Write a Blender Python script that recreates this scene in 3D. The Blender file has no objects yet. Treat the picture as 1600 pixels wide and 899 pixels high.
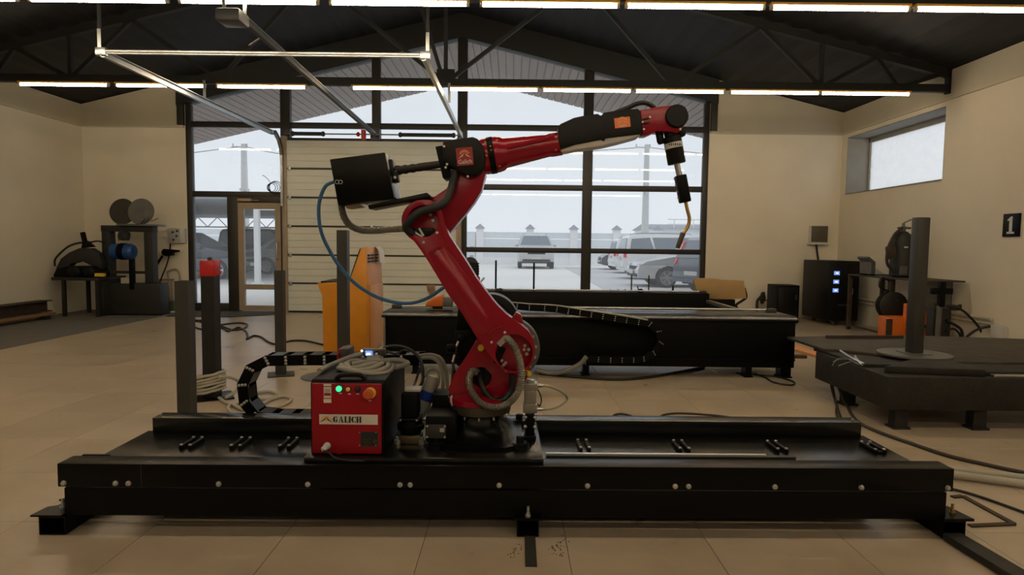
import bpy, bmesh, math, random
from mathutils import Vector, Matrix
from mathutils.geometry import tessellate_polygon

random.seed(7)
scene = bpy.context.scene
COL = scene.collection
PI = math.pi

# ------------------------------------------------------------------ camera
FPX, CW, CH = 1000.0, 1600.0, 899.0
TILT, ROLL = math.radians(3.83), math.radians(0.65)
CAM = Vector((0.0, 0.0, 1.256))
c_f = Vector((0, math.cos(TILT), -math.sin(TILT)))
c_u0 = Vector((0, math.sin(TILT), math.cos(TILT)))
c_r = math.cos(ROLL) * Vector((1, 0, 0)) + math.sin(ROLL) * c_u0
c_u = -math.sin(ROLL) * Vector((1, 0, 0)) + math.cos(ROLL) * c_u0
cam_d = bpy.data.cameras.new('camera')
cam_d.sensor_width = 36.0
cam_d.lens = 36.0 * FPX / CW
cam_d.clip_start = 0.05
cam_d.clip_end = 500
cam_o = bpy.data.objects.new('camera', cam_d)
COL.objects.link(cam_o)
cam_o.matrix_world = Matrix(((c_r.x, c_u.x, -c_f.x, CAM.x), (c_r.y, c_u.y, -c_f.y, CAM.y),
                             (c_r.z, c_u.z, -c_f.z, CAM.z), (0, 0, 0, 1)))
scene.camera = cam_o

# ------------------------------------------------------------------ sky (plain overcast) and exposure
world = bpy.data.worlds.new('overcast_sky')
scene.world = world
world.use_nodes = True
bg = world.node_tree.nodes['Background']
bg.inputs[0].default_value = (0.645, 0.675, 0.715, 1)
bg.inputs[1].default_value = 1.42
TUBE_STRENGTH = 40.0
scene.view_settings.view_transform = 'Standard'
scene.view_settings.look = 'None'
scene.view_settings.gamma = 1.0
scene.view_settings.use_curve_mapping = False
scene.view_settings.exposure = 0.0
scene.cycles.max_bounces = 8
scene.cycles.diffuse_bounces = 4
scene.cycles.transparent_max_bounces = 12


def ray(px, py):
    d = c_f + c_r * ((px - CW / 2) / FPX) + c_u * ((CH / 2 - py) / FPX)
    return d


def W(px, py, Y):
    """world point seen at that place of the photograph and standing Y metres away"""
    d = ray(px, py)
    return CAM + d * (Y / d.y)


def FL(px, py, z=0.0):
    """world point at height z"""
    d = ray(px, py)
    return CAM + d * ((z - CAM.z) / d.z)


def PP(pts, Y):
    r = []
    for p in pts:
        w = W(p[0], p[1], Y)
        r.append((w.x, w.z))
    return r


# ------------------------------------------------------------------ materials
MATS = {}


def mat(name, col, rough=0.5, metal=0.0, var=0.12, scale=6.0, bump=0.0, bscale=60.0, spec=0.5, coat=0.0, emit=0.0, ecol=None, stretch=None):
    m = bpy.data.materials.new(name)
    m.use_nodes = True
    nt = m.node_tree
    b = nt.nodes['Principled BSDF']
    b.inputs['Roughness'].default_value = rough
    b.inputs['Metallic'].default_value = metal
    b.inputs['Specular IOR Level'].default_value = spec
    b.inputs['Coat Weight'].default_value = coat
    b.inputs['Coat Roughness'].default_value = 0.15
    tc = nt.nodes.new('ShaderNodeTexCoord')
    mp = nt.nodes.new('ShaderNodeMapping')
    if stretch:
        mp.inputs['Scale'].default_value = stretch
    nt.links.new(tc.outputs['Object'], mp.inputs['Vector'])
    n = nt.nodes.new('ShaderNodeTexNoise')
    n.inputs['Scale'].default_value = scale
    n.inputs['Detail'].default_value = 5
    nt.links.new(mp.outputs['Vector'], n.inputs['Vector'])
    r = nt.nodes.new('ShaderNodeValToRGB')
    r.color_ramp.elements[0].position = 0.3
    r.color_ramp.elements[1].position = 0.7
    r.color_ramp.elements[0].color = [c * (1 - var) for c in col] + [1]
    r.color_ramp.elements[1].color = [min(1, c * (1 + var)) for c in col] + [1]
    nt.links.new(n.outputs['Fac'], r.inputs['Fac'])
    nt.links.new(r.outputs['Color'], b.inputs['Base Color'])
    if bump > 0:
        n2 = nt.nodes.new('ShaderNodeTexNoise')
        n2.inputs['Scale'].default_value = bscale
        nt.links.new(tc.outputs['Object'], n2.inputs['Vector'])
        bp = nt.nodes.new('ShaderNodeBump')
        bp.inputs['Strength'].default_value = bump
        bp.inputs['Distance'].default_value = 0.01
        nt.links.new(n2.outputs['Fac'], bp.inputs['Height'])
        nt.links.new(bp.outputs['Normal'], b.inputs['Normal'])
    if emit > 0:
        b.inputs['Emission Color'].default_value = list(ecol or col) + [1]
        b.inputs['Emission Strength'].default_value = emit
    MATS[name] = m
    return m


def braid_mat(name, col):
    m = mat(name, col, 0.35, 0.9, 0.1)
    nt = m.node_tree
    b = nt.nodes['Principled BSDF']
    tc = nt.nodes.new('ShaderNodeTexCoord')
    w1 = nt.nodes.new('ShaderNodeTexWave')
    w1.inputs['Scale'].default_value = 60
    w1.bands_direction = 'DIAGONAL'
    nt.links.new(tc.outputs['Object'], w1.inputs['Vector'])
    bp = nt.nodes.new('ShaderNodeBump')
    bp.inputs['Strength'].default_value = 0.8
    bp.inputs['Distance'].default_value = 0.004
    nt.links.new(w1.outputs['Fac'], bp.inputs['Height'])
    nt.links.new(bp.outputs['Normal'], b.inputs['Normal'])
    return m


def glass_mat(name, veil=0.12, tint=(0.93, 0.96, 0.97), refl=1.8, film=None, tlc=(0.9, 0.93, 0.96)):
    m = bpy.data.materials.new(name)
    m.use_nodes = True
    nt = m.node_tree
    nt.nodes.clear()
    out = nt.nodes.new('ShaderNodeOutputMaterial')
    tr = nt.nodes.new('ShaderNodeBsdfTransparent')
    tr.inputs[0].default_value = (*tint, 1)
    tl = nt.nodes.new('ShaderNodeBsdfTranslucent')
    tl.inputs[0].default_value = (*tlc, 1)
    gl = nt.nodes.new('ShaderNodeBsdfGlossy')
    gl.inputs['Roughness'].default_value = 0.0
    mx = nt.nodes.new('ShaderNodeMixShader')
    # slightly uneven veil: outdoor haze put into clear panes, film on the frosted one
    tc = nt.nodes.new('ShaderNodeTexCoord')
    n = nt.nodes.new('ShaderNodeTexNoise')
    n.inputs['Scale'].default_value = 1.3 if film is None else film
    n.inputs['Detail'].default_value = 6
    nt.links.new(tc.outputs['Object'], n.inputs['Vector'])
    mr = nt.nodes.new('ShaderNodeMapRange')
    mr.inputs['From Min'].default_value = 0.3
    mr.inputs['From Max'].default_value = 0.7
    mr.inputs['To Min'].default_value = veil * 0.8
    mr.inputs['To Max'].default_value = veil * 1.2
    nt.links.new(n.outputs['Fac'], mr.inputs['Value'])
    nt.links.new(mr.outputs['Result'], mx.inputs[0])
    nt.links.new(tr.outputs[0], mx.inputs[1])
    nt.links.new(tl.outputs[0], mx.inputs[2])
    lw = nt.nodes.new('ShaderNodeLayerWeight')
    pw = nt.nodes.new('ShaderNodeMath')
    pw.operation = 'POWER'
    pw.inputs[1].default_value = 5.0
    nt.links.new(lw.outputs['Facing'], pw.inputs[0])
    ad = nt.nodes.new('ShaderNodeMath')
    ad.operation = 'MULTIPLY_ADD'
    ad.inputs[1].default_value = 0.96
    ad.inputs[2].default_value = 0.04
    nt.links.new(pw.outputs[0], ad.inputs[0])
    mul = nt.nodes.new('ShaderNodeMath')
    mul.operation = 'MULTIPLY'
    mul.use_clamp = True
    mul.inputs[1].default_value = refl
    nt.links.new(ad.outputs[0], mul.inputs[0])
    mx2 = nt.nodes.new('ShaderNodeMixShader')
    nt.links.new(mul.outputs[0], mx2.inputs[0])
    nt.links.new(mx.outputs[0], mx2.inputs[1])
    nt.links.new(gl.outputs[0], mx2.inputs[2])
    nt.links.new(mx2.outputs[0], out.inputs[0])
    MATS[name] = m
    return m


mat('wall_paint', (0.74, 0.675, 0.55), 0.75, var=0.05, scale=1.2, bump=0.05, bscale=30)
mat('beam_shade_paint', (0.58, 0.52, 0.40), 0.75, var=0.05, scale=1.2, bump=0.05, bscale=30)  # darker beige stands in for the shaded band along the upper walls
mat('ceiling_dark', (0.0125, 0.0125, 0.0145), 0.7, var=0.2, scale=3)
mat('truss_dark', (0.010, 0.0095, 0.009), 0.6, var=0.2)
mat('grout', (0.20, 0.165, 0.12), 0.9, var=0.1)
mat('asphalt', (0.135, 0.125, 0.11), 0.75, var=0.15, scale=8, bump=0.2)
mat('mat_rubber', (0.055, 0.055, 0.05), 0.9, var=0.2, scale=40, bump=0.4, bscale=200)
mat('frame_brown', (0.022, 0.018, 0.015), 0.5, var=0.1)
mat('frame_bronze', (0.32, 0.255, 0.185), 0.45, var=0.1)
mat('panel_cream', (0.60, 0.62, 0.57), 0.5, var=0.04, scale=2, bump=0.05, bscale=300)
mat('seam_dark', (0.05, 0.045, 0.04), 0.8)
mat('soffit', (0.36, 0.30, 0.265), 0.7, var=0.04, scale=2)
mat('soffit_edge', (0.62, 0.62, 0.62), 0.6, var=0.05)
mat('galv', (0.42, 0.44, 0.45), 0.32, 0.9, var=0.08, scale=12)
mat('steel', (0.55, 0.55, 0.54), 0.3, 0.95, var=0.08)
mat('bolt_zinc', (0.5, 0.5, 0.48), 0.35, 0.7, var=0.05)
mat('black_paint', (0.0028, 0.0028, 0.0028), 0.30, var=0.25, scale=5, spec=0.15)
mat('black_satin', (0.004, 0.004, 0.0042), 0.24, var=0.2, scale=4, spec=0.5)
mat('black_matte', (0.0026, 0.0026, 0.0026), 0.5, var=0.2, spec=0.14)
mat('black_plastic', (0.0052, 0.0052, 0.0052), 0.42, var=0.15, spec=0.22)
mat('black_rubber', (0.006, 0.0065, 0.006), 0.55, var=0.15)
mat('robot_red', (0.27, 0.0032, 0.017), 0.26, var=0.05, scale=3, coat=0.2, spec=0.32)
mat('box_red', (0.29, 0.004, 0.013), 0.38, var=0.04, spec=0.3)
mat('sticker_red', (0.30, 0.012, 0.014), 0.4, var=0.03)
mat('sticker_orange', (0.80, 0.20, 0.05), 0.4, var=0.05)
mat('sticker_white', (0.66, 0.64, 0.59), 0.5, var=0.03)
mat('logo_gold', (0.85, 0.42, 0.12), 0.5, var=0.05)
mat('print_black', (0.012, 0.012, 0.012), 0.6)
mat('white_plastic', (0.58, 0.58, 0.56), 0.4, var=0.04)
mat('grey_plastic', (0.40, 0.40, 0.39), 0.45, var=0.06)
mat('belly_grey', (0.55, 0.55, 0.55), 0.4, var=0.05)
mat('post_grey', (0.034, 0.033, 0.028), 0.5, var=0.12)
mat('post_black', (0.006, 0.006, 0.0055), 0.5, var=0.12)
mat('cap_red', (0.55, 0.015, 0.02), 0.4, var=0.05)
mat('yellow_paint', (0.66, 0.26, 0.012), 0.4, var=0.05)
mat('orange_paint', (0.75, 0.16, 0.015), 0.45, var=0.06)
mat('copper_plate', (0.62, 0.34, 0.18), 0.3, 0.5, var=0.1)
mat('blue_hose', (0.035, 0.15, 0.34), 0.35, var=0.1)
mat('cable_grey', (0.24, 0.23, 0.2), 0.5, var=0.08)
mat('cable_white', (0.42, 0.39, 0.32), 0.5, var=0.06)
mat('cable_black', (0.006, 0.006, 0.006), 0.45, var=0.15)
mat('cable_brown', (0.03, 0.021, 0.013), 0.5, var=0.15)
mat('blue_motor', (0.013, 0.065, 0.22), 0.4, var=0.1)
mat('blue_plug', (0.02, 0.05, 0.30), 0.4, var=0.1)
mat('rust', (0.0125, 0.0098, 0.0068), 0.7, var=0.45, scale=9, bump=0.5, bscale=40)
mat('rust_light', (0.042, 0.034, 0.024), 0.65, var=0.35, scale=7, bump=0.4, bscale=40)
mat('rust_bar', (0.05, 0.03, 0.017), 0.75, var=0.35, scale=10, bump=0.4)
mat('wood', (0.26, 0.15, 0.07), 0.7, var=0.2, scale=5, stretch=(1, 12, 12))
mat('wood_orange', (0.78, 0.36, 0.17), 0.6, var=0.1, scale=5, stretch=(1, 12, 12))
mat('cardboard', (0.42, 0.27, 0.12), 0.8, var=0.07, scale=4)
mat('mud', (0.09, 0.055, 0.03), 0.9, var=0.3)
mat('fuse_grey', (0.09, 0.075, 0.055), 0.4, var=0.08)
mat('bench_dark', (0.017, 0.016, 0.014), 0.6, var=0.25)
mat('disc_grey', (0.13, 0.125, 0.115), 0.45, 0.3, var=0.15)
mat('disc_black', (0.028, 0.025, 0.02), 0.6, var=0.2)
mat('gold_metal', (0.22, 0.175, 0.1), 0.35, 0.8, var=0.1)
mat('alu', (0.34, 0.32, 0.29), 0.35, 0.7, var=0.06)
mat('brass', (0.60, 0.40, 0.13), 0.3, 0.9, var=0.1)
mat('green_can', (0.05, 0.08, 0.05), 0.5, var=0.2)
mat('yellow_plug', (0.75, 0.50, 0.03), 0.4)
mat('estop_red', (0.55, 0.10, 0.03), 0.4)
mat('lamp_green', (0.05, 0.9, 0.25), 0.4, emit=1.6, ecol=(0.03, 0.85, 0.25))
mat('screen_blue', (0.2, 0.35, 0.9), 0.4, emit=0.8, ecol=(0.22, 0.38, 0.95))
mat('screen_text', (0.8, 0.85, 1.0), 0.4, emit=1.2, ecol=(0.8, 0.88, 1.0))
mat('led_white', (1, 0.95, 0.85), 0.4, emit=2.5, ecol=(1, 0.95, 0.85))
mat('tube_glow', (1, 0.9, 0.7), 0.5, emit=TUBE_STRENGTH, ecol=(1.0, 0.86, 0.63))
mat('fixture_glow_orange', (0.8, 0.46, 0.1), 0.4, var=0.04)  # orange body colour stands in for the glow around the tubes
mat('ground_pale', (0.84, 0.82, 0.79), 0.9, var=0.05, scale=0.3)
mat('paving_grey', (0.60, 0.60, 0.60), 0.9, var=0.06, scale=0.5)
mat('fence_panel', (0.76, 0.80, 0.83), 0.8, var=0.04, scale=0.5)
mat('fence_white', (0.86, 0.86, 0.86), 0.8, var=0.03)
mat('cap_slate', (0.36, 0.37, 0.41), 0.8, var=0.05)
mat('pole_concrete', (0.60, 0.60, 0.59), 0.8, var=0.06)
mat('carport_dark', (0.26, 0.28, 0.31), 0.8, var=0.1, scale=0.6)
mat('carport_white', (0.78, 0.79, 0.80), 0.6, var=0.04)
mat('tree_bark', (0.16, 0.13, 0.11), 0.9, var=0.2)
mat('car_white', (0.80, 0.80, 0.80), 0.25, var=0.02, coat=0.5)
mat('car_silver', (0.50, 0.51, 0.53), 0.28, 0.3, var=0.03, coat=0.5)
mat('car_blue', (0.10, 0.125, 0.16), 0.28, 0.2, var=0.03, coat=0.5)
mat('car_dark', (0.06, 0.065, 0.08), 0.28, 0.2, var=0.03, coat=0.5)
mat('car_glass', (0.19, 0.23, 0.27), 0.08, var=0.03)  # grey-blue lightened to hold the sky's reflection in the colour
mat('tyre', (0.025, 0.025, 0.027), 0.8)
mat('rim', (0.55, 0.55, 0.56), 0.3, 0.7, var=0.05)
mat('tail_red', (0.75, 0.04, 0.05), 0.3)
mat('tail_lit', (0.9, 0.05, 0.08), 0.3, emit=0.8, ecol=(1.0, 0.08, 0.12))
mat('head_lens', (0.75, 0.77, 0.8), 0.15, var=0.03)
braid_mat('braid_steel', (0.43, 0.415, 0.375))
mat('nozzle_steel', (0.10, 0.09, 0.08), 0.35, 0.6, var=0.1)
mat('ring_bronze', (0.10, 0.082, 0.06), 0.4, 0.5, var=0.1)
mat('reveal_shade_grey', (0.30, 0.29, 0.26), 0.8, var=0.06)  # grey of the unlit window reveal, its shade put into the colour
mat('plug_beige', (0.28, 0.26, 0.21), 0.5, var=0.06)
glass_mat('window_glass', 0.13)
glass_mat('frosted_film', 0.85, tint=(0.95, 0.96, 0.97), refl=0.8, film=9.0, tlc=(0.88, 0.88, 0.86))
mat('motor_grey', (0.06, 0.062, 0.066), 0.45, var=0.06)

# polished floor tile with light stains
tm = mat('floor_tile', (0.47, 0.375, 0.255), 0.30, var=0.05, scale=1.6, spec=0.6)
nt = tm.node_tree
b = nt.nodes['Principled BSDF']
oi = nt.nodes.new('ShaderNodeObjectInfo')
geo = nt.nodes.new('ShaderNodeNewGeometry')
n1 = nt.nodes.new('ShaderNodeTexNoise'); n1.inputs['Scale'].default_value = 2.3; n1.inputs['Detail'].default_value = 9
n1.inputs['Roughness'].default_value = 0.65
nt.links.new(geo.outputs['Position'], n1.inputs['Vector'])
r1 = nt.nodes.new('ShaderNodeValToRGB')
r1.color_ramp.elements[0].position = 0.30; r1.color_ramp.elements[0].color = (0.40, 0.318, 0.228, 1)
r1.color_ramp.elements[1].position = 0.62; r1.color_ramp.elements[1].color = (0.50, 0.408, 0.302, 1)
nt.links.new(n1.outputs['Fac'], r1.inputs['Fac'])
hs = nt.nodes.new('ShaderNodeHueSaturation')
mrv = nt.nodes.new('ShaderNodeMapRange')
mrv.inputs['To Min'].default_value = 0.95; mrv.inputs['To Max'].default_value = 1.05
nt.links.new(oi.outputs['Random'], mrv.inputs['Value'])
nt.links.new(mrv.outputs['Result'], hs.inputs['Value'])
nt.links.new(r1.outputs['Color'], hs.inputs['Color'])
nt.links.new(hs.outputs['Color'], b.inputs['Base Color'])
mrr = nt.nodes.new('ShaderNodeMapRange')
mrr.inputs['To Min'].default_value = 0.20; mrr.inputs['To Max'].default_value = 0.42
nt.links.new(n1.outputs['Fac'], mrr.inputs['Value'])
nt.links.new(mrr.outputs['Result'], b.inputs['Roughness'])


# ------------------------------------------------------------------ mesh builder
class MB:
    def __init__(s):
        s.v, s.f = [], []

    def add(s, vs, fs):
        o = len(s.v)
        s.v += [Vector(p) for p in vs]
        s.f += [tuple(i + o for i in f) for f in fs]
        return s

    def box(s, x0, x1, y0, y1, z0, z1):
        v = [(x0, y0, z0), (x1, y0, z0), (x1, y1, z0), (x0, y1, z0), (x0, y0, z1), (x1, y0, z1), (x1, y1, z1), (x0, y1, z1)]
        return s.add(v, [(0, 3, 2, 1), (4, 5, 6, 7), (0, 1, 5, 4), (1, 2, 6, 5), (2, 3, 7, 6), (3, 0, 4, 7)])

    def obox(s, c, size, M=None):
        M = M or Matrix.Identity(3)
        h = [k / 2 for k in size]
        v = [Vector(c) + M @ Vector((a * h[0], b_ * h[1], d * h[2])) for d in (-1, 1) for (a, b_) in ((-1, -1), (1, -1), (1, 1), (-1, 1))]
        return s.add(v, [(0, 3, 2, 1), (4, 5, 6, 7), (0, 1, 5, 4), (1, 2, 6, 5), (2, 3, 7, 6), (3, 0, 4, 7)])

    def bar(s, p0, p1, w, h, up=(0, 0, 1)):
        p0, p1 = Vector(p0), Vector(p1)
        d = p1 - p0
        L = d.length
        d.normalize()
        u = Vector(up).normalized()
        if abs(d.dot(u)) > 0.98:
            u = Vector((0, 1, 0)) if abs(d.y) < 0.9 else Vector((0, 0, 1))
        x = d.cross(u).normalized()
        z = x.cross(d).normalized()
        M = Matrix((x, d, z)).transposed()
        return s.obox((p0 + p1) / 2, (w, L, h), M)

    def cyl(s, p0, p1, r0, r1=None, n=16, ax=None):
        p0, p1 = Vector(p0), Vector(p1)
        r1 = r0 if r1 is None else r1
        d = (p1 - p0).normalized()
        u = Vector((0, 0, 1)) if abs(d.z) < 0.9 else Vector((0, 1, 0))
        x = d.cross(u).normalized()
        y = d.cross(x)
        v = []
        for p, r in ((p0, r0), (p1, r1)):
            v += [p + r * (math.cos(2 * PI * k / n) * x + math.sin(2 * PI * k / n) * y) for k in range(n)]
        f = [(k, (k + 1) % n, n + (k + 1) % n, n + k) for k in range(n)]
        f += [tuple(range(n - 1, -1, -1)), tuple(range(n, 2 * n))]
        return s.add(v, f)

    def lathe(s, p0, d, prof, n=24):
        """prof: list of (distance along d, radius)"""
        p0, d = Vector(p0), Vector(d).normalized()
        u = Vector((0, 0, 1)) if abs(d.z) < 0.9 else Vector((0, 1, 0))
        x = d.cross(u).normalized()
        y = d.cross(x)
        v, f = [], []
        for h, r in prof:
            v += [p0 + d * h + max(r, 1e-4) * (math.cos(2 * PI * k / n) * x + math.sin(2 * PI * k / n) * y) for k in range(n)]
        for j in range(len(prof) - 1):
            f += [(j * n + k, j * n + (k + 1) % n, (j + 1) * n + (k + 1) % n, (j + 1) * n + k) for k in range(n)]
        f += [tuple(range(n - 1, -1, -1)), tuple(range((len(prof) - 1) * n, len(prof) * n))]
        return s.add(v, f)

    def tube(s, pts, r, n=8, sub=6, closed=False, r_end=None, rip=0.0):
        P = [Vector(p) for p in pts]
        if sub > 1 and len(P) > 2:
            Q = []
            m = len(P)
            rng = range(m) if closed else range(m - 1)
            for i in rng:
                a = P[(i - 1) % m] if (closed or i > 0) else P[0] * 2 - P[1]
                b_, c = P[i], P[(i + 1) % m]
                e = P[(i + 2) % m] if (closed or i + 2 < m) else P[-1] * 2 - P[-2]
                for k in range(sub):
                    t = k / sub
                    Q.append(0.5 * ((2 * b_) + (c - a) * t + (2 * a - 5 * b_ + 4 * c - e) * t * t + (3 * b_ - a - 3 * c + e) * t ** 3))
            if not closed:
                Q.append(P[-1])
            P = Q
        m = len(P)
        v, f = [], []
        up = None
        for i in range(m):
            if closed:
                t = P[(i + 1) % m] - P[i - 1]
            else:
                t = P[min(i + 1, m - 1)] - P[max(i - 1, 0)]
            if t.length < 1e-9:
                t = Vector((0, 0, 1))
            t.normalize()
            if up is None:
                up = Vector((0, 0, 1)) if abs(t.z) < 0.9 else Vector((0, 1, 0))
            x = t.cross(up)
            if x.length < 1e-6:
                x = t.cross(Vector((1, 0, 0)))
            x.normalize()
            up = x.cross(t).normalized()
            rr = r if r_end is None else r + (r_end - r) * i / (m - 1)
            rr *= 1 - rip * (i % 2)
            v += [P[i] + rr * (math.cos(2 * PI * k / n) * x + math.sin(2 * PI * k / n) * up) for k in range(n)]
        for i in range(m if closed else m - 1):
            j = (i + 1) % m
            f += [(i * n + k, i * n + (k + 1) % n, j * n + (k + 1) % n, j * n + k) for k in range(n)]
        if not closed:
            f += [tuple(range(n - 1, -1, -1)), tuple(range((m - 1) * n, m * n))]
        return s.add(v, f)

    def prism(s, poly, a0, a1, holes=(), axis='y'):
        """poly: 2-d loop; axis y: (x,z) swept along y; axis x: (y,z) along x; axis z: (x,y) along z"""
        loops = [list(poly)] + [list(h) for h in holes]

        def P3(p, a):
            return (p[0], a, p[1]) if axis == 'y' else ((a, p[0], p[1]) if axis == 'x' else (p[0], p[1], a))
        flat = [p for l in loops for p in l]
        tris = tessellate_polygon([[Vector((p[0], p[1], 0)) for p in l] for l in loops])
        n = len(flat)
        v = [P3(p, a0) for p in flat] + [P3(p, a1) for p in flat]
        f = [tuple(t) for t in tris] + [tuple(i + n for i in reversed(t)) for t in tris]
        o = 0
        for l in loops:
            m = len(l)
            for k in range(m):
                f.append((o + k, o + (k + 1) % m, n + o + (k + 1) % m, n + o + k))
            o += m
        return s.add(v, f)

    def sph(s, c, r, n=10, sq=(1, 1, 1)):
        prof = []
        v, f = [], []
        m = n // 2
        c = Vector(c)
        for j in range(m + 1):
            a = PI * j / m
            for k in range(n):
                v.append(c + Vector((r * sq[0] * math.sin(a) * math.cos(2 * PI * k / n), r * sq[1] * math.sin(a) * math.sin(2 * PI * k / n), r * sq[2] * math.cos(a))))
        for j in range(m):
            f += [(j * n + k, j * n + (k + 1) % n, (j + 1) * n + (k + 1) % n, (j + 1) * n + k) for k in range(n)]
        return s.add(v, f)

    def loft(s, rings, cap=True, closed=True):
        n = len(rings[0])
        v = [p for r in rings for p in r]
        f = []
        for j in range(len(rings) - 1):
            for k in range(n if closed else n - 1):
                f.append((j * n + k, j * n + (k + 1) % n, (j + 1) * n + (k + 1) % n, (j + 1) * n + k))
        if cap and closed:
            f += [tuple(range(n - 1, -1, -1)), tuple(range((len(rings) - 1) * n, len(rings) * n))]
        return s.add(v, f)

    def mesh(s, name, M, bevel=0.0, seg=2, ang=35):
        me = bpy.data.meshes.new(name)
        me.from_pydata([M @ p for p in s.v] if M else s.v, [], s.f)
        bm = bmesh.new()
        bm.from_mesh(me)
        bmesh.ops.remove_doubles(bm, verts=bm.verts, dist=1e-6)
        bmesh.ops.recalc_face_normals(bm, faces=bm.faces)
        if bevel > 0:
            bmesh.ops.dissolve_limit(bm, angle_limit=0.02, verts=bm.verts, edges=bm.edges)
            eds = [e for e in bm.edges if len(e.link_faces) == 2 and e.calc_face_angle(0) > math.radians(28)]
            bmesh.ops.bevel(bm, geom=eds, offset=bevel, segments=seg, affect='EDGES', profile=0.5, clamp_overlap=True)
        for p in bm.faces:
            p.smooth = True
        bm.to_mesh(me)
        bm.free()
        me.set_sharp_from_angle(angle=math.radians(ang))
        return me

    def build(s, name, m, parent=None, bevel=0.0, seg=2, local=False, ang=35):
        if parent is None:
            xs = [p.x for p in s.v]; ys = [p.y for p in s.v]; zs = [p.z for p in s.v]
            o = Vector(((min(xs) + max(xs)) / 2, (min(ys) + max(ys)) / 2, min(zs)))
            M = Matrix.Translation(-o)
        else:
            o = Vector((0, 0, 0))
            root = parent
            while root.parent:
                root = root.parent
            M = None if local else ROOTM[root.name].inverted()
        me = s.mesh(name, M, bevel, seg, ang)
        me.materials.append(MATS[m])
        ob = bpy.data.objects.new(name, me)
        COL.objects.link(ob)
        ob.location = o
        if parent is None:
            ROOTM[ob.name] = Matrix.Translation(o)
        ob.parent = parent
        return ob


ROOTM = {}


def tag(o, label, cat, group=None, kind=None):
    if label: o['label'] = label
    if cat: o['category'] = cat
    if group: o['group'] = group
    if kind: o['kind'] = kind
    return o


def thing(name, label, cat, loc=(0, 0, 0), rotz=0.0, group=None, kind=None):
    o = bpy.data.objects.new(name, None)
    COL.objects.link(o)
    o.location = loc
    o.rotation_euler = (0, 0, rotz)
    o.empty_display_size = 0.1
    ROOTM[o.name] = Matrix.Translation(Vector(loc)) @ Matrix.Rotation(rotz, 4, 'Z')
    return tag(o, label, cat, group, kind)


def struct(o):
    o['kind'] = 'structure'
    return o


def copy_tree(o, parent=None):
    c = o.copy()
    COL.objects.link(c)
    c.parent = parent
    if parent is None:
        ROOTM[c.name] = ROOTM.get(o.name, Matrix.Identity(4)).copy()
    for ch in list(o.children):
        copy_tree(ch, c)
    return c


def circ(cx, cy, r, n=28, a0=0.0, a1=2 * PI, ry=None):
    ry = r if ry is None else ry
    full = abs(a1 - a0 - 2 * PI) < 1e-6
    k = n if full else n + 1
    return [(cx + r * math.cos(a0 + (a1 - a0) * i / n), cy + ry * math.sin(a0 + (a1 - a0) * i / n)) for i in range(k)]


def text_mesh(body, size, name='lettering'):
    cu = bpy.data.curves.new('t', 'FONT')
    cu.body = body
    cu.size = size
    cu.align_x = 'CENTER'
    cu.align_y = 'CENTER'
    cu.extrude = 0.0006
    t = bpy.data.objects.new('t', cu)
    COL.objects.link(t)
    dg = bpy.context.evaluated_depsgraph_get()
    me = bpy.data.meshes.new_from_object(t.evaluated_get(dg))
    bpy.data.objects.remove(t)
    r = MB()
    r.v = [v.co.copy() for v in me.vertices]
    r.f = [tuple(p.vertices) for p in me.polygons]
    bpy.data.meshes.remove(me)
    return r


def place(mb, c, xd, yd):
    """map the flat (x,y) of mb onto directions xd, yd at c"""
    xd, yd = Vector(xd).normalized(), Vector(yd).normalized()
    zd = xd.cross(yd)
    mb.v = [Vector(c) + xd * p.x + yd * p.y + zd * p.z for p in mb.v]
    return mb


def PW(pts, Y=None):
    """pixel path -> world points; entries (px,py[,Y])"""
    return [W(p[0], p[1], p[2] if len(p) > 2 else Y) for p in pts]
# ================================================================== THE ROOM
XL, XR, YB, YF = -7.66, 5.83, 11.50, -13.0
XC = -0.915


def zroof(x):
    return 5.29 - 0.243 * abs(x - XC)


# ---- floor: grout bed, tiles one by one as far as they can be told apart, the rest in one piece
fl_o = struct(MB().box(XL - 0.1, XR + 0.1, YF, YB + 0.2, -0.10, -0.004).build('floor', 'grout'))
T = 0.603
tile_me = {}


def tile_obj(x0, x1, y0, y1):
    key = (round(x1 - x0, 3), round(y1 - y0, 3))
    if key not in tile_me:
        w, h = (x1 - x0) / 2 - 0.0013, (y1 - y0) / 2 - 0.0013
        e = 0.0015
        m_ = MB().add([(-w, -h, -0.008), (w, -h, -0.008), (w, h, -0.008), (-w, h, -0.008), (-w, -h, -e), (w, -h, -e), (w, h, -e), (-w, h, -e),
                       (-w + e, -h + e, 0), (w - e, -h + e, 0), (w - e, h - e, 0), (-w + e, h - e, 0)],
                      [(0, 1, 5, 4), (1, 2, 6, 5), (2, 3, 7, 6), (3, 0, 4, 7), (4, 5, 9, 8), (5, 6, 10, 9), (6, 7, 11, 10), (7, 4, 8, 11), (8, 9, 10, 11)])
        me = m_.mesh('tile', None)
        me.materials.append(MATS['floor_tile'])
        tile_me[key] = me
    o = bpy.data.objects.new('tile', tile_me[key])
    COL.objects.link(o)
    o.parent = fl_o
    o.location = Vector(((x0 + x1) / 2, (y0 + y1) / 2, 0)) - fl_o.location
    return o


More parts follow.
